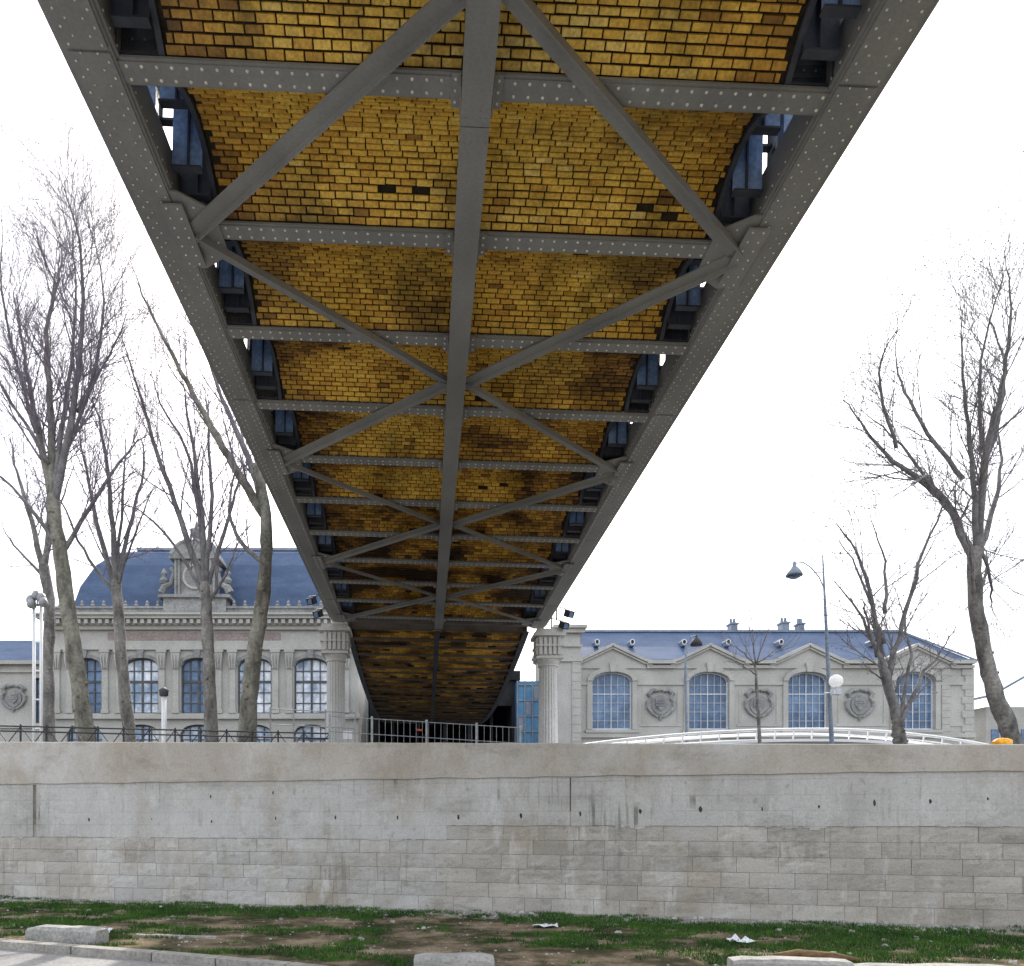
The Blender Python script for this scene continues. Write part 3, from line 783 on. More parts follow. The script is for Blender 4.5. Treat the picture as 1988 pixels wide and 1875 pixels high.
mb=MB()
mb.box(cx-2.0,cx+2.0,YL-.5,YL+3.5,zb,zb+.9); mb.box(cx-2.3,cx+2.3,YL-.7,YL+3.5,zb+.902,zb+1.1)
mb.box(cx-1.25,cx+1.25,YL-.3,YL+3.5,zb+1.102,zb+3.4)
mb.box(cx-1.6,cx+1.6,YL-.6,YL+3.5,zb+3.402,zb+3.6)
n=12; mb.prism([(cx+1.5*math.cos(math.pi*i/n),zb+3.602+.9*math.sin(math.pi*i/n)) for i in range(n+1)],YL-.5,YL+3)
for q in (-1,1):
    for xx in (.95,1.15): mb.box(*sorted((cx+q*xx,cx+q*(xx+.14))),YL-.5,YL-.302,zb+1.102,zb+3.4)
    mb.tube([(cx+q*2.2,YL-.2,zb+1.3),(cx+q*2.0,YL-.2,zb+1.7),(cx+q*1.6,YL-.2,zb+1.9),(cx+q*1.4,YL-.2,zb+2.6),(cx+q*1.6,YL-.2,zb+2.9)],[.28,.26,.18,.14,.2],8)
    mb.lathe([(.2,0),(.3,.2),(.12,.45),(.2,.65),(.03,1.0)],cx+q*2.05,YL-.2,zb+1.9,10)
    mb.tube([(cx+q*1.5,YL-.4,zb+3.7),(cx+q*1.1,YL-.4,zb+4.3),(cx+q*.5,YL-.4,zb+4.7)],[.22,.18,.12],7)
mb.lathe([(.45,0),(.5,.15),(.22,.4),(.4,.7),(.42,.95),(.15,1.15),(.04,1.5)],cx,YL,zb+4.45,12)
dm=build('ornate_dormer',mb,M['stone_dk'],lb)
mb=MB()
ring=[(cx+.75*math.cos(t),YL-.34,zb+2.3+.75*math.sin(t)) for t in [k*math.pi/10 for k in range(21)]]; mb.tube(ring,.1,6,0,False); build('round_frame',mb,M['stone'],dm)
mb=MB(); mb.prism([(cx+.68*math.cos(k*math.pi/10),zb+2.3+.68*math.sin(k*math.pi/10)) for k in range(20)],YL-.33,YL-.305); build('round_pane',mb,M['stone_dk'],dm)

wb=thing('station_wing','low stone wing with slate roof at the far left edge','building',(XL(-60),YL+1,STREET))
yw=YL+1; a0,a1=XL(-420),XL(105)-.02
mb=MB(); ops=[(XL(70),1.3,ZL(1400),ZL(1310),.0),(XL(-75),2.2,ZL(1400),ZL(1310),.6),(XL(-230),2.2,ZL(1400),ZL(1310),.6)]
facade(mb,a0,a1,yw,STREET,ZL(1285),ops); mb.box(a0,a1,yw+.6,yw+12,STREET,ZL(1285)-.01)
build('wall',mb,[M['stone']],wb)
for o_ in ops: window(wb,*o_,yw,2,5,M['wframe'])
mb=MB(); mb.box(a0,a1,yw-.4,yw+.3,ZL(1285)+.002,ZL(1278)); mb.box(a0,a1,yw-.15,yw-.003,ZL(1300),ZL(1296)); mb.box(a0,a1,yw-.15,yw-.003,ZL(1410),ZL(1404)); build('cornice',mb,M['stone'],wb)
mb=MB(); mb.frustum(a0,a1,yw+.1,yw+12,ZL(1278),0,0,2.5,2.5,ZL(1236)+.6); build('roof',mb,M['slate'],wb)
def cartouche(parent,x,y,z,s=1.0):
    mb=MB()
    mb.prism([(x+.62*s*math.cos(t),z+.70*s*math.sin(t)-.05*s) for t in [k*math.pi/9 for k in range(18)]],y-.10,y-.003)
    for q in (-1,1):
        mb.tube([(x+q*.12*s,y-.12,z+.95*s),(x+q*.55*s,y-.15,z+1.0*s),(x+q*.85*s,y-.15,z+.72*s),(x+q*.70*s,y-.15,z+.42*s),(x+q*.95*s,y-.14,z+.15*s),(x+q*.92*s,y-.13,z-.25*s),(x+q*.62*s,y-.12,z-.62*s),(x+q*.2*s,y-.12,z-.95*s)],[.10*s,.15*s,.17*s,.10*s,.15*s,.13*s,.13*s,.06*s],6)
        mb.lathe([(.03,-.16*s),(.17*s,0),(.03,.16*s)],x+q*.88*s,y-.12,z+.72*s,8)
        mb.lathe([(.03,-.12*s),(.13*s,0),(.03,.12*s)],x+q*.72*s,y-.12,z-.55*s,8)
    mb.prism([(x-.36*s,z+.38*s),(x,z+.48*s),(x+.36*s,z+.38*s),(x+.38*s,z-.1*s),(x,z-.5*s),(x-.38*s,z-.1*s)],y-.18,y-.101)
    for i in range(3): mb.box(x-.26*s,x+.26*s,y-.22,y-.182,z-.16*s+i*.18*s,z-.07*s+i*.18*s)
    for i in range(5): mb.lathe([(.03,-.1*s),(.12*s,0),(.03,.14*s)],x+(i-2)*.2*s,y-.14,z+(1.0-.05*abs(i-2))*s,6)
    mb.tube([(x,y-.1,z-.85*s),(x-.04,y-.1,z-1.2*s)],[.18*s,.04],6)
    build('carved_cartouche',mb,M['stone_dk'],parent)
cartouche(wb,XL(12),yw,ZL(1350),.8)

# ------------------------------------------------------------------ right station building
YR=55.0
def XR(px): return (px-825)*YR/F
def ZR(py): return CZ+(1590-py)*YR/F
rb=thing('station_building','long low stone station building with gabled arched windows and carved cartouches','building',(XR(1490),YR,STREET))
x0,x1=XR(1122),XR(1888)
wc=[XR(1188),XR(1376),XR(1568),XR(1776)]
mb=MB(); ops=[(c,2.85,ZR(1416),ZR(1322),.65) for c in wc]
facade(mb,x0,x1,YR,STREET,ZR(1290),ops)
mb.add([(x1,YR,STREET),(x1,YR+13,STREET),(x1,YR+13,ZR(1290)),(x1,YR,ZR(1290))],[(0,1,2,3)]); mb.add([(x0,YR,STREET),(x0,YR+13,STREET),(x0,YR+13,ZR(1290)),(x0,YR,ZR(1290))],[(3,2,1,0)])
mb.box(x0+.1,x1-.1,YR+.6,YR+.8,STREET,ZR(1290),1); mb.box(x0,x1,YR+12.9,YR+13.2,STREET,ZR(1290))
build('wall',mb,[M['stone'],M['hall']],rb)
for c in wc: window(rb,c,2.85,ZR(1416),ZR(1322),.65,YR,6,6,M['wframe_w'],bar_=.6)
mb=MB()
segs=[x0]+[v for c in wc for v in (c-2.45,c+2.45)]+[x1]
for a,b in zip(segs[::2],segs[1::2]):
    if b>a: mb.box(a,b,YR-.45,YR+.2,ZR(1290)+.002,ZR(1284)); mb.box(a,b,YR-.25,YR-.003,ZR(1298),ZR(1292))
mb.box(x0-.1,x1+.1,YR-.2,YR-.003,ZR(1432),ZR(1424))
ws=[x0]+[v for c in wc for v in (c-1.8,c+1.8)]+[x1]
for a,b in zip(ws[::2],ws[1::2]):
    if b>a: mb.box(a,b,YR-.1,YR-.003,ZR(1330),ZR(1324)); 
    if b>a+1:
        mb.box(a+.2,b-.2,YR-.05,YR-.003,ZR(1410),ZR(1406))
        for q in (a+.35,b-.45): mb.box(q,q+.1,YR-.045,YR-.003,ZR(1406)+.003,ZR(1336))
build('cornice',mb,M['stone'],rb)
for c in wc:
    mb=MB(); z=ZR(1298); ap=ZR(1258)
    mb.prism([(c-2.4,z),(c+2.4,z),(c+2.4,z+.40),(c,ap),(c-2.4,z+.40)],YR-.12,YR+1.2)
    pts=[(c-2.8,z+.32),(c-2.2,z+.52),(c,ap+.1),(c+2.2,z+.52),(c+2.8,z+.32)]
    for (a,za),(b,zb_) in zip(pts,pts[1:]):
        mb.bar((a,YR+.25,za+.08),(b,YR+.25,zb_+.08),1.3,.2,0,(0,0,1)); mb.bar((a,YR-.2,za-.13),(b,YR-.2,zb_-.13),.2,.12,0,(0,0,1))
    n=12; zp=ZR(1322); pp=[(c+1.43*math.cos(math.pi*i/n),zp+.65*math.sin(math.pi*i/n)) for i in range(n+1)]; po=[(c+1.78*math.cos(math.pi*i/n),zp+.98*math.sin(math.pi*i/n)) for i in range(n+1)]
    for i in range(n): mb.prism([pp[i],po[i],po[i+1],pp[i+1]][::-1],YR-.2,YR-.122)
    for q in (-1,1): mb.box(*sorted((c+q*1.43,c+q*1.78)),YR-.12,YR-.003,ZR(1416),zp-.01)
    mb.prism([(c-.16,zp+.6),(c+.16,zp+.6),(c+.26,zp+1.25),(c-.26,zp+1.25)],YR-.34,YR-.202)
    mb.box(c-1.9,c+1.9,YR-.25,YR-.003,ZR(1423),ZR(1417))
    build('gable',mb,M['stone'],rb)
for px in (1282,1472,1668): cartouche(rb,XR(px),YR,ZR(1367),1.0)
def quoin(parent,xa,xb,yf,z0,n,h,alt):
    mb=MB()
    for i in range(n):
        w=alt if i%2 else 0
        mb.box(xa+w,xb,yf-.06,yf-.003,z0+i*h,z0+i*h+h-.001)
        mb.box(xa+w+.03,xb-.0,yf-.085,yf-.061,z0+i*h+.03,z0+i*h+h-.03)
    build('quoins',mb,M['stone'],parent)
quoin(rb,x1-.8,x1+.06,YR,STREET,19,.5,.22)
quoin(rb,XR(1835)-.3,XR(1835)+.3,YR,STREET,19,.5,0)
mb=MB(); mb.frustum(x0-.0,x1+.35,YR+.1,YR+13,ZR(1284),.0,3.0,4.0,4.0,CZ+(1590-1226)*59/F); rf=build('roof',mb,M['slate'],rb)
mb=MB(); zr=CZ+(1590-1226)*59/F; mb.bar((x0,YR+4.1,zr+.05),(x1-2.6,YR+4.1,zr+.05),.3,.16); mb.bar((x1-2.6,YR+4.1,zr+.05),(x1+.4,YR+.1,ZR(1284)+.1),.25,.14); mb.box(x0,x1+.4,YR-.1,YR+.12,ZR(1284)+.003,ZR(1284)+.16); build('ridge_flashing',mb,M['zinc'],rf)
for px in (1157,1225,1325,1410,1512,1690):
    x=(px-825)*57/F; z=CZ+(1590-1249)*57/F; y=56.6
    mb=MB()
    mb.prism([(x-.16,z-.25),(x+.16,z-.25),(x+.18,z+.08),(x+.1,z+.22),(x-.1,z+.22),(x-.18,z+.08)],y,y+1.6,2)
    ring=[(x+.15*math.cos(t),y-.02,z+.02+.19*math.sin(t)) for t in [k*math.pi/6 for k in range(13)]]; mb.tube(ring,.04,5,0,False)
    mb.prism([(x+.13*math.cos(t),z+.02+.17*math.sin(t)) for t in [k*math.pi/5 for k in range(10)]],y-.01,y-.004,1)
    build('oval_dormer',mb,[M['wframe_w'],M['hall'],M['zinc']],rf)
for px,w,pt_ in ((1422,13,1202),(1521,14,1200),(1552,10,1202)):
    Y=61; x=(px-825)*Y/F; z1=CZ+(1590-pt_-12)*Y/F; hw=w/2*Y/F
    mb=MB(); mb.box(x-hw,x+hw,Y-.4,Y+.4,zr-1.5,z1); mb.box(x-hw-.08,x+hw+.08,Y-.48,Y+.48,z1+.001,z1+.12)
    for q in (-.5,.5): mb.lathe([(.13,0),(.1,.4)],x+q*hw,Y,z1+.121,8)
    build('chimney',mb,[M['zinc']],rf)
mb=MB(); x=(1455-825)*60/F; mb.tube([(x,60,zr-.4),(x-.1,60,CZ+(1590-1130)*60/F)],[.035,.015],5); build('antenna',mb,M['grey_metal'],rf)

pv=thing('station_pavilion','narrow stone corner pavilion just right of the right hand column','building',(XR(1098),YR-1,STREET))
a0,a1=XR(1078),XR(1121); mb=MB(); mb.box(a0,a1,YR-1,YR+10,STREET,ZR(1236)); build('wall',mb,M['stone'],pv)
mb=MB(); mb.box(a0-.2,a1+.25,YR-1.3,YR+10,ZR(1236)+.002,ZR(1228)); mb.box(a0-.35,a1+.4,YR-1.5,YR+10,ZR(1228)+.002,ZR(1222)); mb.box(a0-.1,a1+.15,YR-1.15,YR-1.003,ZR(1290),ZR(1284)); mb.box(a0-.1,a1+.15,YR-1.15,YR-1.003,ZR(1262),ZR(1258)); build('cornice',mb,M['stone'],pv)
quoin(pv,a1-.6,a1+.05,YR-1,STREET,17,.6,.0)

hl=thing('station_hall','dark open hall the viaduct runs into between the station buildings','building',(XC,58.6,STREET))
mb=MB(); y0=58.6
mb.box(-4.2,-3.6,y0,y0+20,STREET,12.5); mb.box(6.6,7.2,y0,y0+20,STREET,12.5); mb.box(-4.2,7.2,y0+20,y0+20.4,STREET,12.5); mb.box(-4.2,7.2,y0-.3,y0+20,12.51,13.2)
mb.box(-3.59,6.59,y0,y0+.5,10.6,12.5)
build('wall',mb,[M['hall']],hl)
mb=MB(); 
for x in (-2.6,-.6,1.6,3.6,5.4): mb.box(x-.12,x+.12,y0+4,y0+4.3,STREET,10.5)
mb.box(-3.59,6.59,y0+3.9,y0+4.2,6.8,7.1)
build('inner_frame',mb,M['steel_dk'],hl)
bb=thing('glazed_building','bright blue glazed modern block glimpsed beside the right column','building',((1022-825)*57/F,57,STREET))
xa,xb=(1004-825)*57/F,(1077-825)*57/F; zt=CZ+(1590-1322)*57/F
mb=MB(); mb.box(xa,xb,57,58.5,STREET,zt); build('cladding',mb,M['blue'],bb)
mb=MB()
for i in range(8):
    z=STREET+.6+i*1.15
    if z<zt: mb.box(xa,xb,56.9,56.997,z,z+.1)
for i in range(6): 
    x=xa+(xb-xa)*i/5; mb.box(x-.05,x+.05,56.88,56.995,STREET,zt)
build('frame',mb,M['zinc'],bb)
for i in range(5):
    for j in range(7):
        if (i*3+j)%4==0: 
            x=xa+(xb-xa)*i/5; z=STREET+.72+j*1.15
            mb=MB(); mb.box(x+.08,x+(xb-xa)/5-.08,56.93,56.996,z,min(z+1.0,zt-.02)); build('panel',mb,M['zinc'],bb)
cb=thing('canopy_building','pale building with a sloping grey canopy at the far right edge','building',((1950-825)*62/F,62,STREET))
xa,xb=(1900-825)*62/F,(2150-825)*62/F
mb=MB(); mb.box(xa+.6,xb,62,74,STREET,CZ+(1590-1372)*62/F)
for i in range(8): mb.box(xa+1+i*1.2,xa+1.6+i*1.2,61.93,61.997,STREET+3,STREET+6,1)
build('wall',mb,[M['stone'],M['glass']],cb)
mb=MB(); zA=CZ+(1590-1355)*62/F; zB=CZ+(1590-1300)*62/F
mb.prism([(xa-.4,zA),(xa+3.6,zB),(xb,zB+1.2),(xb,zB+.95),(xa+3.6,zB-.22),(xa-.4,zA-.2)][::-1],60,74)
build('canopy',mb,M['zinc'],cb)

# ------------------------------------------------------------------ trees
def lerp_pts(pts,n=4):
    out=[]
    P_=[pts[0]]+pts+[pts[-1]]
    for i in range(1,len(P_)-2):
        for k in range(n):
            t=k/n; a,b,c,d=P_[i-1],P_[i],P_[i+1],P_[i+2]
            out.append(.5*((2*b)+(c-a)*t+(2*a-5*b+4*c-d)*t*t+(3*b-a-3*c+d)*t*t*t))
    out.append(pts[-1]); return out
class Tree:
    def __init__(s,name,label,Y,trunk,r0,r1,limbs,barkm,seed,dens=1.0,tw=1.0,spread=1.6,bud=.25,levels=3,group=None,cat='tree',twm='twig',up=.07,cap=2.3):
        s.r=random.Random(seed); s.Y=Y; s.tw=tw; s.bud=bud; s.up=up
        b=P(trunk[0][0],trunk[0][1],Y); base=Vector((b.x,Y,STREET))
        root=thing(name,label,cat,base,group=group)
        pts=[P(x,y,Y) for x,y in trunk]
        pts=[Vector((pts[0].x+.02,Y,STREET-.05))]+pts
        pts=lerp_pts(pts,6); n=len(pts)
        rs_=[r0*(1+.5*max(0,1-i/2.5))+(r1-r0)*i/(n-1) for i in range(n)]
        pts=[p+Vector((s.r.uniform(-.02,.02),s.r.uniform(-.02,.02),0)) for p in pts]
        rs_=[q*s.r.uniform(.94,1.07) for q in rs_]; rs_[-1]*=.7
        mb=MB(); mb.tube(pts,rs_,14)
        for k in range(7):
            i=s.r.randrange(4,n-2); t=s.r.uniform(3.4,6.0); c=pts[i]+Vector((math.cos(t),math.sin(t),0))*rs_[i]*.75
            mb.tube([c,c+Vector((math.cos(t),math.sin(t),.2))*rs_[i]*.45],[rs_[i]*.35,rs_[i]*.18],7)
        build('trunk',mb,barkm,root,True)
        s.cr=MB(); s.levels=levels; s.dens=dens
        for li,lp in enumerate(limbs):
            lr=lp[0]*.88; q=[P(x,y,Y) for x,y in lp[1:]]
            if li<2: lr=max(lr,r1*.72)
            dy=s.r.uniform(-spread,spread); m=len(q)
            q=[p+Vector((0,dy*(i/(m-1))**1.3,0)) for i,p in enumerate(q)]
            q=lerp_pts(q,5)
            q=[p+Vector((s.r.uniform(-.03,.03),s.r.uniform(-.03,.03),s.r.uniform(-.02,.02)))*(1 if 0<i else 0) for i,p in enumerate(q)]
            n=len(q); rr=[lr*(1-i/(n-1))**1.1*.95+.007 for i in range(n)]
            mb=MB(); mb.tube(q,rr,9); build('limb',mb,barkm if (li<2 and lr>.12) else M['limb'],root,True)
            Ltot=sum((q[i+1]-q[i]).length for i in range(n-1))
            cnt=int(Ltot*3.0*dens)
            for c in range(cnt):
                t=.10+.90*(c+s.r.random())/cnt
                i=min(n-2,int(t*(n-1))); f=t*(n-1)-i
                p=q[i].lerp(q[i+1],f); d=(q[i+1]-q[i]).normalized()
                L=min(cap,(Ltot*.27*(1.15-t*.4)+.65))*s.r.uniform(.6,1.25)
                s.grow(p,s.dev(d,s.r.uniform(18,54)),L,rr[i]*.28+.0035,1)
        build('crown',s.cr,M[twm],root)
        s.root=root
    def dev(s,d,ang):
        a=d.orthogonal().normalized(); a.rotate(Matrix.Rotation(s.r.uniform(0,6.283),3,d))
        v=d.copy(); v.rotate(Matrix.Rotation(rad(ang),3,a)); return v
    def grow(s,p,d,L,r,lev):
        n=max(2,min(8,int(L/.28))); pts=[p]; dd=d.copy(); st=L/n
        for i in range(n):
            dd=(dd+Vector((s.r.gauss(0,.06),s.r.gauss(0,.06),s.r.gauss(0,.04)+s.up))).normalized()
            pts.append(pts[-1]+dd*st)
        r=max(r,.0040*s.tw); r1=max(.0020*s.tw,r*.25)
        s.cr.tube(pts,[r+(r1-r)*i/n for i in range(n+1)],4 if lev==1 else 3,0,False)
        if s.r.random()<s.bud and lev>=2:
            e=pts[-1]; k=s.r.uniform(.008,.017)
            s.cr.add([e+Vector((0,0,-k*1.5)),e+Vector((k,0,0)),e+Vector((0,k,0)),e+Vector((-k,0,0)),e+Vector((0,-k,0)),e+Vector((0,0,k*1.5))],[(0,2,1),(0,3,2),(0,4,3),(0,1,4),(5,1,2),(5,2,3),(5,3,4),(5,4,1)])
        if lev<s.levels:
            cnt=max(2,int((7 if lev==1 else 5)*min(1.4,L/.9)*s.dens**.5))
            for c in range(cnt):
                t=.2+.8*(c+s.r.random())/cnt; i=min(n-1,int(t*n)); q=pts[i].lerp(pts[i+1],t*n-i)
                d2=(pts[i+1]-pts[i]).normalized()
                s.grow(q,s.dev(d2,s.r.uniform(15,46)),L*s.r.uniform(.4,.7)*(1.15-.4*t),r*.42,lev+1)

LG='bare trees along the street behind the quay wall'
Tree('bare_tree','very tall bare tree leaning left, with the biggest crown of the left hand trees',23,[(168,1445),(150,1300),(122,1110),(100,960)],.28,.19,[
 (.15,(104,985),(62,820),(20,660),(-20,500)),(.13,(102,975),(90,800),(72,620),(85,480),(72,395)),(.14,(104,985),(150,800),(180,640),(185,520),(165,430)),
 (.09,(112,1060),(50,970),(-10,915)),(.09,(118,1080),(180,950),(235,840),(262,790)),(.10,(100,975),(128,740),(135,560),(118,400)),(.07,(96,900),(30,780),(-15,700)),(.07,(120,900),(195,730),(222,590),(205,480)),(.06,(70,840),(20,620),(30,440)),(.05,(150,800),(215,650),(225,560))],M['bark_green'],1,1.05,.72,group=LG,up=.075)
Tree('bare_tree','slim bare tree second from the left, trunk curving to the right of the leaning tree',25,[(252,1445),(240,1320),(230,1200),(224,1120)],.22,.15,[
 (.10,(223,1135),(185,1010),(155,880),(135,790)),(.10,(224,1135),(218,960),(205,840),(192,780)),(.10,(226,1135),(250,1000),(264,880),(245,800)),(.07,(222,1150),(165,1070),(125,980),(95,930)),(.06,(228,1140),(275,1050),(330,980)),(.07,(226,1120),(235,920),(225,810))],M['bark'],2,.75,.75,group=LG,up=.07,cap=1.8)
Tree('bare_tree','bare tree standing before the ornate dormer with fanning limbs',24,[(411,1445),(406,1320),(402,1210),(398,1130)],.23,.16,[
 (.11,(398,1145),(352,1010),(305,860),(275,750),(255,680)),(.10,(398,1145),(385,960),(360,800),(342,700)),(.10,(400,1145),(410,960),(404,830),(398,750)),(.09,(400,1145),(436,1010),(456,910),(460,860)),(.07,(398,1160),(340,1060),(280,1000),(240,990)),(.07,(401,1180),(440,1090),(450,1020)),(.08,(398,1130),(370,900),(310,780),(290,720))],M['bark'],3,.75,.75,group=LG,up=.07,cap=1.9)
Tree('bare_tree','thick mottled bare tree nearest the left edge girder of the viaduct',22.5,[(478,1445),(488,1310),(508,1170),(518,1050),(510,960),(498,900)],.29,.13,[
 (.17,(514,1000),(455,905),(400,810),(340,700),(285,590),(255,510)),(.13,(510,970),(470,860),(425,760),(380,640),(325,560)),(.10,(510,960),(498,900),(475,850)),(.09,(510,1090),(466,1050),(446,980),(458,910),(440,840)),(.06,(500,920),(485,860),(450,800))],M['bark_green'],4,.6,.75,group=LG,cap=1.9)
Tree('bare_tree','leftmost bare tree, its grey trunk behind the white mast',28,[(96,1445),(92,1300),(96,1180),(84,1090)],.26,.17,[
 (.11,(85,1105),(45,980),(5,880),(-20,800)),(.10,(86,1105),(92,960),(70,830),(50,740)),(.07,(86,1120),(15,1050),(-30,990)),(.07,(88,1100),(120,980),(150,900))],M['bark'],5,.6,.85,group=LG)
RG='bare trees right of the viaduct'
Tree('bare_tree','forked bare tree on the right, in front of the last gabled window',17,[(1748,1445),(1744,1425),(1742,1395)],.15,.12,[
 (.09,(1743,1408),(1722,1320),(1700,1270),(1655,1190),(1600,1130)),(.09,(1743,1408),(1722,1290),(1718,1160),(1695,1040),(1672,980)),(.07,(1724,1310),(1745,1190),(1765,1060),(1790,970)),
 (.06,(1744,1408),(1795,1310),(1835,1270),(1885,1205)),(.05,(1745,1405),(1780,1270),(1785,1190),(1830,1070)),(.045,(1716,1250),(1680,1120),(1648,1030)),(.045,(1718,1190),(1735,1080),(1730,970)),(.035,(1702,1275),(1660,1200),(1620,1190))],M['bark'],6,1.0,.6,1.3,.35,group=RG,twm='twig_r',up=.05,cap=1.1)
Tree('bare_tree','tallest bare tree at the far right edge, wide crown dotted with buds',17.5,[(1968,1445),(1942,1375),(1916,1290),(1892,1150),(1896,1060)],.20,.14,[
 (.11,(1896,1075),(1902,900),(1920,770),(1918,660),(1892,560)),(.10,(1893,1090),(1850,990),(1800,925),(1740,870),(1695,800),(1665,740)),(.08,(1896,1075),(1872,900),(1835,760),(1810,650)),(.08,(1897,1080),(1955,960),(1995,840),(2010,700)),
 (.05,(1896,1180),(1950,1080),(1990,1010)),(.05,(1892,1160),(1850,1100),(1790,1080)),(.07,(1900,940),(1955,780),(1970,660),(1955,570)),(.06,(1870,930),(1800,810),(1770,700),(1785,620)),(.05,(1896,1035),(1960,1130),(2010,1150)),(.045,(1800,925),(1740,960),(1700,1000)),(.045,(1740,870),(1690,740),(1700,680)),(.05,(1850,990),(1780,840),(1745,730)),(.05,(1905,880),(1870,730),(1860,610))],M['bark'],7,1.2,.6,1.5,.4,group=RG,twm='twig_r',up=.05,cap=1.35)
Tree('young_tree','thin young bare tree with low crown between the two lamp posts',26,[(1476,1445),(1471,1360),(1466,1290)],.07,.04,[
 (.03,(1466,1295),(1440,1270),(1400,1250)),(.03,(1466,1290),(1500,1270),(1550,1250)),(.03,(1466,1290),(1462,1230),(1455,1180)),(.025,(1468,1310),(1430,1290),(1395,1290)),(.025,(1467,1290),(1485,1235),(1500,1200))],M['bark'],8,1.0,.8,.8,.1,2,twm='twig_r')

# ------------------------------------------------------------------ street furniture
t=thing('street_lamp','tall dark street lamp with a curved arm and dish shade, right of the viaduct','street lamp',(P(1615,1445,24).x,24,STREET))
b=P(1615,1445,24); tp=P(1597,1078,24)
mb=MB(); mb.tube([(b.x,24,STREET),b,P(1605,1240,24),tp],[.09,.07,.055,.025],8); build('pole',mb,M['zinc'],t,True)
mb=MB(); mb.tube([P(1599,1140,24),P(1590,1120,24),P(1575,1102,24),P(1560,1092,24),P(1545,1093,24)],.022,6); mb.tube([P(1598,1110,24),P(1580,1112,24)],.015,5); build('arm',mb,M['zinc'],t)
c=P(1542,1098,24); mb=MB(); mb.lathe([(.25,-.30),(.24,-.24),(.16,-.1),(.06,0),(.05,.12),(.02,.16)],c.x,c.y,c.z-.02,18); build('lamp_shade',mb,M['zinc'],t,True)
mb=MB(); mb.lathe([(.10,-.38),(.17,-.34),(.2,-.301)],c.x,c.y,c.z-.02,14); build('lens',mb,M['glass'],t,True)
t=thing('street_lamp','shorter dark street lamp with hood shade before the second gabled window','street lamp',(P(1334,1445,30).x,30,STREET))
b=P(1334,1445,30); mb=MB(); mb.tube([(b.x,30,STREET),b,P(1331,1300,30),P(1331,1262,30)],[.08,.06,.05,.03],8); build('pole',mb,M['zinc'],t,True)
mb=MB(); mb.tube([P(1331,1275,30),P(1333,1250,30),P(1341,1236,30),P(1352,1234,30)],.025,6); build('arm',mb,M['zinc'],t)
c=P(1352,1238,30); mb=MB(); mb.lathe([(.23,-.30),(.22,-.2),(.16,-.08),(.05,0),(.04,.1)],c.x,c.y,c.z,18); build('lamp_shade',mb,M['black_metal'],t,True)
t=thing('globe_lamp','small white globe lamp clamped to the tall lamp post halfway up','lamp',P(1622,1322,23.7))
c=P(1623,1322,23.7); mb=MB(); mb.lathe([(.20*math.sin(math.pi*k/10)+.001,-.20*math.cos(math.pi*k/10)) for k in range(11)],c.x,c.y,c.z,20); build('globe',mb,M['opal'],t,True)
mb=MB(); mb.box(c.x-.12,c.x+.12,c.y-.10,c.y+.10,c.z-.42,c.z-.25); mb.lathe([(.07,-.25),(.1,-.19)],c.x,c.y,c.z,12); mb.tube([(c.x-.02,c.y+.05,c.z-.33),(c.x-.2,c.y+.3,c.z-.33)],.02,6); build('lamp_base',mb,M['wframe_w'],t)
t=thing('lighting_mast','tall white twin tube mast with a cluster of lamps at the far left','mast',(P(73,1445,26).x,26,STREET))
for dx in (66,80):
    a=P(dx,1445,26); mb=MB(); mb.tube([(a.x,26,STREET),(a.x,26,P(0,1175,26).z)],.055,8); build('tube_leg',mb,M['white'],t,True)
mb=MB()
for py in range(1190,1440,56): mb.tube([P(66,py,26),P(80,py,26)],.025,6)
build('rung',mb,M['white'],t)
for i,(dx,dy) in enumerate(((60,1164),(72,1156),(84,1162),(66,1174),(90,1172))):
    c=P(dx,dy,26); mb=MB(); mb.lathe([(.05,-.16),(.14,-.12),(.16,0),(.1,.12),(.03,.16)],c.x,c.y-.05*i,c.z,10); mb.tube([c,P(73,1176,26)],.02,5); build('lamp',mb,M['grey_metal'],t,True)
t=thing('lamp_post','short white lamp post between the second and third left trees','lamp post',(P(318,1445,30).x,30,STREET))
a=P(318,1445,30); mb=MB(); mb.tube([(a.x,30,STREET),P(318,1352,30)],.09,8); mb.tube([P(323,1445,30),P(322,1352,30)],.03,6); build('pole',mb,M['white'],t,True)
c=P(318,1345,30); mb=MB(); mb.lathe([(.1,-.15),(.17,-.1),(.18,.05),(.2,.1),(.05,.22)],c.x,c.y,c.z,12); build('lantern',mb,M['wframe'],t,True)

def railing(name,label,Y,pxs,top,mtl,rails,posts_w,cross=False,cat='railing',rr=.022,mesh=False):
    t=thing(name,label,cat,(P(pxs[0],1445,Y).x,Y,STREET))
    for px in pxs:
        a=P(px,top(px),Y); mb=MB(); mb.box(a.x-posts_w/2,a.x+posts_w/2,Y-posts_w/2,Y+posts_w/2,STREET,a.z+.03); mb.lathe([(posts_w*.6,0),(posts_w*.5,.03)],a.x,Y,a.z+.029,8); build('post',mb,mtl,t)
    for k in rails:
        mb=MB(); mb.tube([P(px,top(px),Y)-Vector((0,.0,k)) for px in pxs],rr,6); build('rail',mb,mtl,t)
    if cross:
        mb=MB()
        for a,b in zip(pxs,pxs[1:]):
            p,q=P(a,top(a),Y),P(b,top(b),Y); dz=Vector((0,0,rails[-1]))
            mb.bar(p,q-dz,.02,.02,0,(0,1,0)); mb.bar(p-dz,q,.02,.02,0,(0,1,0))
        build('cross_bars',mb,mtl,t)
    if mesh:
        mb=MB(); px=pxs[0]+12
        while px<pxs[-1]:
            a=P(px,top(px),Y); mb.box(a.x-.005,a.x+.005,Y-.005,Y+.005,STREET+.1,a.z); px+=12
        build('mesh_infill',mb,mtl,t)
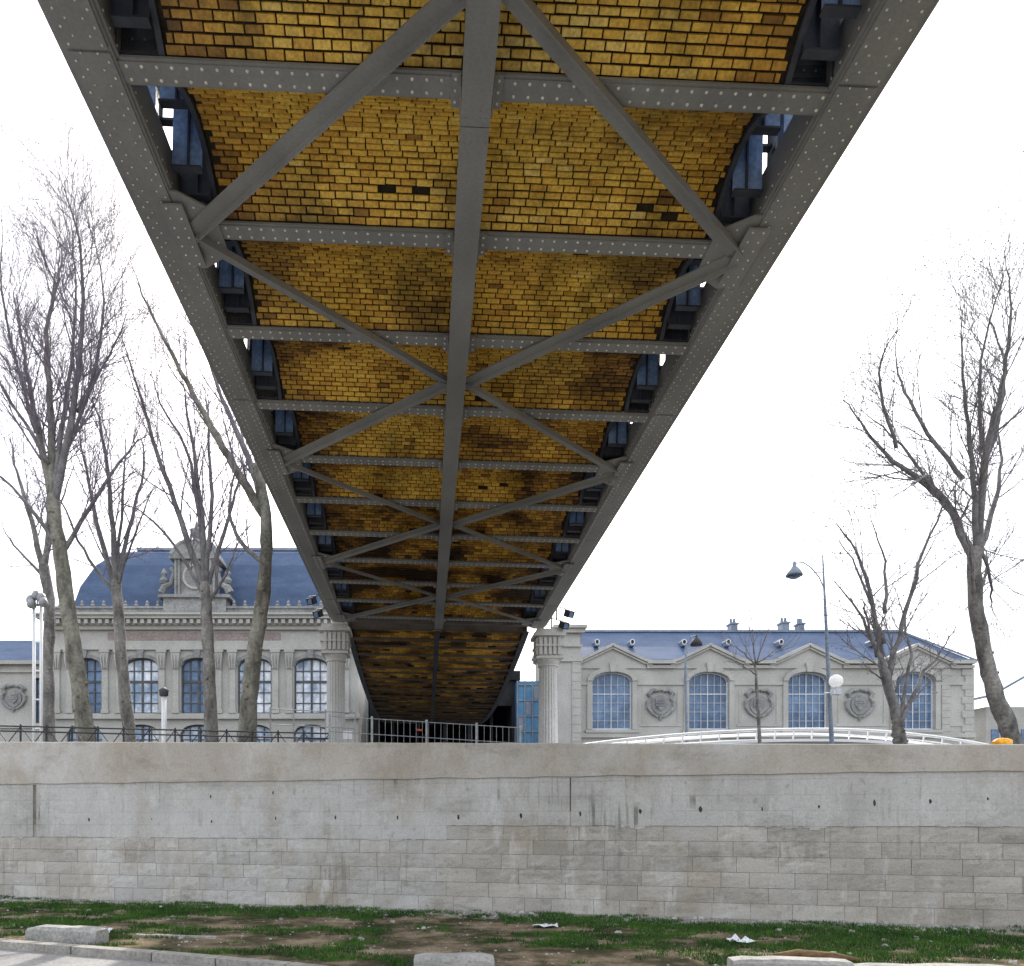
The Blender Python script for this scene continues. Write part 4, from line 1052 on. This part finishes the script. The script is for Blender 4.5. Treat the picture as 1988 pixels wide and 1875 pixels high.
railing('metal_railing','low dark metal railing with crossed bars along the left of the wall top',21.5,list(range(-60,641,50)),lambda x:1409+(x/640)*15,M['black_metal'],[0,.14,.95],.04,True)
railing('metal_railing','grey mesh barrier under the viaduct with slim posts',20,[640,722,828,925,1010],lambda x:1390+(x-640)*.062,M['grey_metal'],[0,.4],.055,rr=.012,mesh=True)
t=thing('fence_tag','small red tag tied to the grey barrier under the viaduct','tag',P(814,1417,19.9)); c=P(814,1417,19.9)
mb=MB(); mb.prism([(c.x-.07,c.z-.015),(c.x+.06,c.z-.03),(c.x+.07,c.z+.015),(c.x-.06,c.z+.03)],c.y-.01,c.y+.01); build('cloth',mb,M['red'],t)
mb=MB(); mb.tube([(c.x,c.y,c.z+.02),(c.x,c.y+.08,c.z+.16)],.006,4); build('tie',mb,M['black_metal'],t)
railing('metal_railing','thin tall pale railing at the left column foot',25,[525,570,632,690],lambda x:1376+(x-525)*.05,M['grey_metal'],[0,.5],.04,rr=.016)
t=thing('notice_board','small white notice board at the foot of the left column','notice board',P(675,1428,20.5)); c=P(675,1428,20.5)
mb=MB(); mb.box(c.x-.12,c.x+.12,c.y-.01,c.y+.01,c.z-.09,c.z+.12); build('board',mb,M['white'],t)
mb=MB(); mb.box(c.x-.02,c.x+.02,c.y+.011,c.y+.04,STREET,c.z+.1); build('post',mb,M['grey_metal'],t)
t=thing('footbridge','low white arched footbridge with railings in front of the right building','footbridge',(P(1570,1445,27).x,27,STREET))
Yb=27; arc=lambda px: 1415+(px-1590)**2*(2.9e-4 if px>1590 else 1.45e-4)
pxs=list(range(1110,1921,18)); 
mb=MB(); dk=[P(px,arc(px)+22,Yb) for px in pxs]
for a,b in zip(dk,dk[1:]): mb.bar(a+Vector((0,.8,0)),b+Vector((0,.8,0)),1.8,.10)
build('deck',mb,M['white'],t)
for h,r_ in ((0,.045),(11,.018)):
    for dy in (0,1.6):
        mb=MB(); mb.tube([P(px,arc(px)+h,Yb)+Vector((0,dy,0)) for px in pxs],r_,6); build('handrail',mb,M['white'],t,True)
for px in pxs[::2]:
    mb=MB(); mb.bar(P(px,arc(px),Yb),P(px-3,arc(px)+23,Yb),.04,.04); build('baluster',mb,M['white'],t)
def lump(mb,c,sx,sy,sz,seed,n=10,m=0,tint=1.0):
    r=random.Random(seed); vs=[];fs=[]; rows=6
    for j in range(rows+1):
        ph=math.pi*j/rows
        for k in range(n):
            t=2*math.pi*k/n; q=r.uniform(.82,1.12)
            vs.append((c[0]+sx*q*math.sin(ph)*math.cos(t),c[1]+sy*q*math.sin(ph)*math.sin(t),c[2]+sz*q*math.cos(ph)))
    for j in range(rows):
        for k in range(n):
            fs.append((j*n+k,j*n+(k+1)%n,(j+1)*n+(k+1)%n,(j+1)*n+k))
    mb.add(vs,fs,m,tint)
xx=wu(1957)*CT; yy=wallline(xx)+.15; zz=wtop(wu(1957))
mb=MB(); lump(mb,(xx,yy,zz+.05),.20,.12,.09,3)
tag(build('orange_bag',mb,M['orange'],None,True,org=(xx,yy,zz)),'small crumpled orange bag on the wall top by the far right tree','bag')

# ------------------------------------------------------------------ foreground items
def cblock(label,pa,pb,z_h,dep,seed,name='concrete_block',mtl=None,cat='concrete block',z0=.0,group=None):
    a=G(*pa); b=G(*pb); r=random.Random(seed)
    d=(b-a).normalized(); nrm=Vector((-d.y,d.x,0)); L=(b-a).length
    mb=MB(); n=8; secs=[]
    for i in range(n+1):
        q=a+d*L*i/n; tp=z_h*(.9 if i in (0,n) else 1)+r.uniform(-.008,.008)
        inset=.02+r.uniform(0,.01)
        secs.append([q+Vector((0,0,z0-.02)),q+nrm*inset*.5+Vector((0,0,z0+tp*.8)),q+nrm*(inset+.03)+Vector((0,0,z0+tp)),q+nrm*(dep-.04)+Vector((0,0,z0+tp)),q+nrm*dep+Vector((0,0,z0+tp*.8)),q+nrm*dep+Vector((0,0,z0-.02))])
    vs=[v for s_ in secs for v in s_]; fs=[]
    for i in range(n):
        for k in range(6):
            fs.append((i*6+k,(i+1)*6+k,(i+1)*6+(k+1)%6,i*6+(k+1)%6))
    fs.append((5,4,3,2,1,0)); fs.append(tuple(n*6+k for k in range(6)))
    mb.add(vs,fs)
    return tag(build(name,mb,mtl or M['concrete'],None,org=a),label,cat,group)
cblock('long pale concrete block lying behind the kerb at the lower left',(48,1830),(185,1836),.26,.34,1)
cblock('thin pale plank lying flat right of the lower left block',(262,1818),(418,1823),.04,.12,2,'plank',M['kerb'],'plank')
cblock('pale concrete block at the bottom edge, in the middle',(803,1895),(960,1896),.24,.4,3)
cblock('pale broken concrete block at the bottom edge, right side',(1425,1896),(1660,1902),.22,.35,4)
cblock('low pale slab at the bottom right beside the broken block',(1665,1905),(1990,1908),.18,.3,5,'concrete_slab',None,'slab')
a=G(1520,1872); b=G(1692,1876); mb=MB()
mb.tube([a+Vector((0,.3,.05)),a.lerp(b,.3)+Vector((0,.32,.09)),a.lerp(b,.7)+Vector((0,.3,.07)),b+Vector((0,.28,.03))],[.05,.075,.065,.03],9)
tag(build('log',mb,M['wood'],None,True,org=a),'short brown log lying behind the bottom right blocks','log')
def sheet(px,py,s,label,seed):
    c=G(px,py); r=random.Random(seed); mb=MB(); n=5
    vs=[(c.x+(i/n-.5)*s*2.2,c.y+(j/n-.5)*s*1.5,.02+abs(r.gauss(0,.03))) for j in range(n+1) for i in range(n+1)]
    mb.add(vs,[(j*(n+1)+i,j*(n+1)+i+1,(j+1)*(n+1)+i+1,(j+1)*(n+1)+i) for j in range(n) for i in range(n)])
    tag(build('crumpled_sheet',mb,M['wframe_w'],None,org=c),label,'litter')
sheet(1058,1800,.2,'crumpled white sheet on the dirt near the wall foot, middle',1)
sheet(1440,1830,.2,'crumpled white sheet lying in the grass right of the middle',2)
sheet(196,1812,.16,'crumpled white sheet beside the lower left concrete block',3)

rg=random.Random(9); mb=MB()
def gmask(x,y):
    d=wallline(x)-y
    n=noise.noise(Vector((x*.35,y*.8,1.3)))+.85*noise.noise(Vector((x*1.3,y*2.2,4)))+.45*noise.noise(Vector((x*4,y*5,4)))
    base=-.04
    if x<-1: base+=.45*math.exp(-((d-1.3)/1.0)**2)-.12*(d>3.2)
    elif x<1.5: base-=.22
    else: base+=.40*math.exp(-((d-2.2)/1.5)**2)
    if d<.6: base-=.3
    return n+base
for i in range(280000):
    x=rg.uniform(-14,14); y=wallline(x)-rg.uniform(.02,7.0)
    if gmask(x,y)<.06+rg.uniform(-.08,.08): continue
    if x<ke.x:
        yk=None
        for p_,q_ in zip([ka,kb,kc,kd],[kb,kc,kd,ke]):
            if p_.x<=x<=q_.x: yk=p_.y+(q_.y-p_.y)*(x-p_.x)/(q_.x-p_.x)
        if yk is None: yk=ka.y
        if y<yk+.22: continue
    h=rg.uniform(.02,.08); w=rg.uniform(.004,.009); t=rg.uniform(0,3.14); lx,ly=rg.gauss(0,.025),rg.gauss(0,.025)
    mb.add([(x-w*math.cos(t),y-w*math.sin(t),0),(x+w*math.cos(t),y+w*math.sin(t),0),(x+lx,y+ly,h)],[(0,1,2)],0,rg.uniform(.6,1.4))
tag(build('grass',mb,M['blade']),'short green grass growing in patches at the foot of the wall','grass',kind='stuff')
mb=MB()
def pebble(x,y,s,tn):
    vs=[]
    for k in range(5):
        t=k*1.2566+rg.uniform(-.3,.3); vs.append((x+s*math.cos(t)*rg.uniform(.7,1.2),y+s*math.sin(t)*rg.uniform(.7,1.2),0))
    for k in range(5):
        t=k*1.2566+rg.uniform(-.3,.3); vs.append((x+s*.6*math.cos(t),y+s*.6*math.sin(t),s*rg.uniform(.3,.7)))
    mb.add(vs,[(k,(k+1)%5,5+(k+1)%5,5+k) for k in range(5)]+[(5,6,7,8,9)],0,tn)
for i in range(6500):
    x=rg.uniform(-13,13)
    n=noise.noise(Vector((x*.5,3,0)))
    d=abs(rg.gauss(0,.6))+.03
    if i%5==0: d=rg.uniform(0,6)
    elif n<-.2: continue
    s=rg.choice([.010,.014,.018,.028]) if rg.random()<.95 else rg.uniform(.04,.08)
    pebble(x,wallline(x)-d-.05,s,rg.uniform(.5,1.2))
tag(build('rubble',mb,M['rubble']),'pale stone chips scattered over the earth below the wall','rubble',kind='stuff')

# ------------------------------------------------------------------ world, sun, camera
w=bpy.data.worlds.new('World'); scene.world=w; w.use_nodes=True
nt=w.node_tree; N=nt.nodes; L=nt.links
bg=N['Background']; sky=N.new('ShaderNodeTexSky'); sky.sky_type='NISHITA'; sky.sun_disc=False
sky.sun_elevation=rad(42); sky.sun_rotation=rad(4); sky.dust_density=4.0; sky.air_density=1.0; sky.ozone_density=1.5
L.new(sky.outputs[0],bg.inputs[0]); bg.inputs[1].default_value=.14
bg2=N.new('ShaderNodeBackground'); bg2.inputs[0].default_value=(.97,.98,1,1); bg2.inputs[1].default_value=1.3
ad=N.new('ShaderNodeAddShader'); L.new(bg.outputs[0],ad.inputs[0]); L.new(bg2.outputs[0],ad.inputs[1]); L.new(ad.outputs[0],N['World Output'].inputs[0])
sd=bpy.data.lights.new('sun','SUN'); sd.energy=5.0; sd.angle=rad(.5); sd.color=(1,.94,.85)
so=bpy.data.objects.new('sun',sd); COL.objects.link(so); so.rotation_euler=(rad(-48),0,rad(-4)); so.location=(0,40,40)
cd=bpy.data.cameras.new('camera'); cam=bpy.data.objects.new('camera',cd); COL.objects.link(cam)
cam.location=(0,0,CZ); cam.rotation_euler=(rad(90),0,0)
cd.sensor_width=36; cd.lens=36*F/1988; cd.shift_x=(994-825)/1988; cd.shift_y=(1590-937.5)/1988
cd.clip_start=.1; cd.clip_end=3000
scene.camera=cam
scene.view_settings.view_transform='Standard'; scene.view_settings.look='None'; scene.view_settings.exposure=0
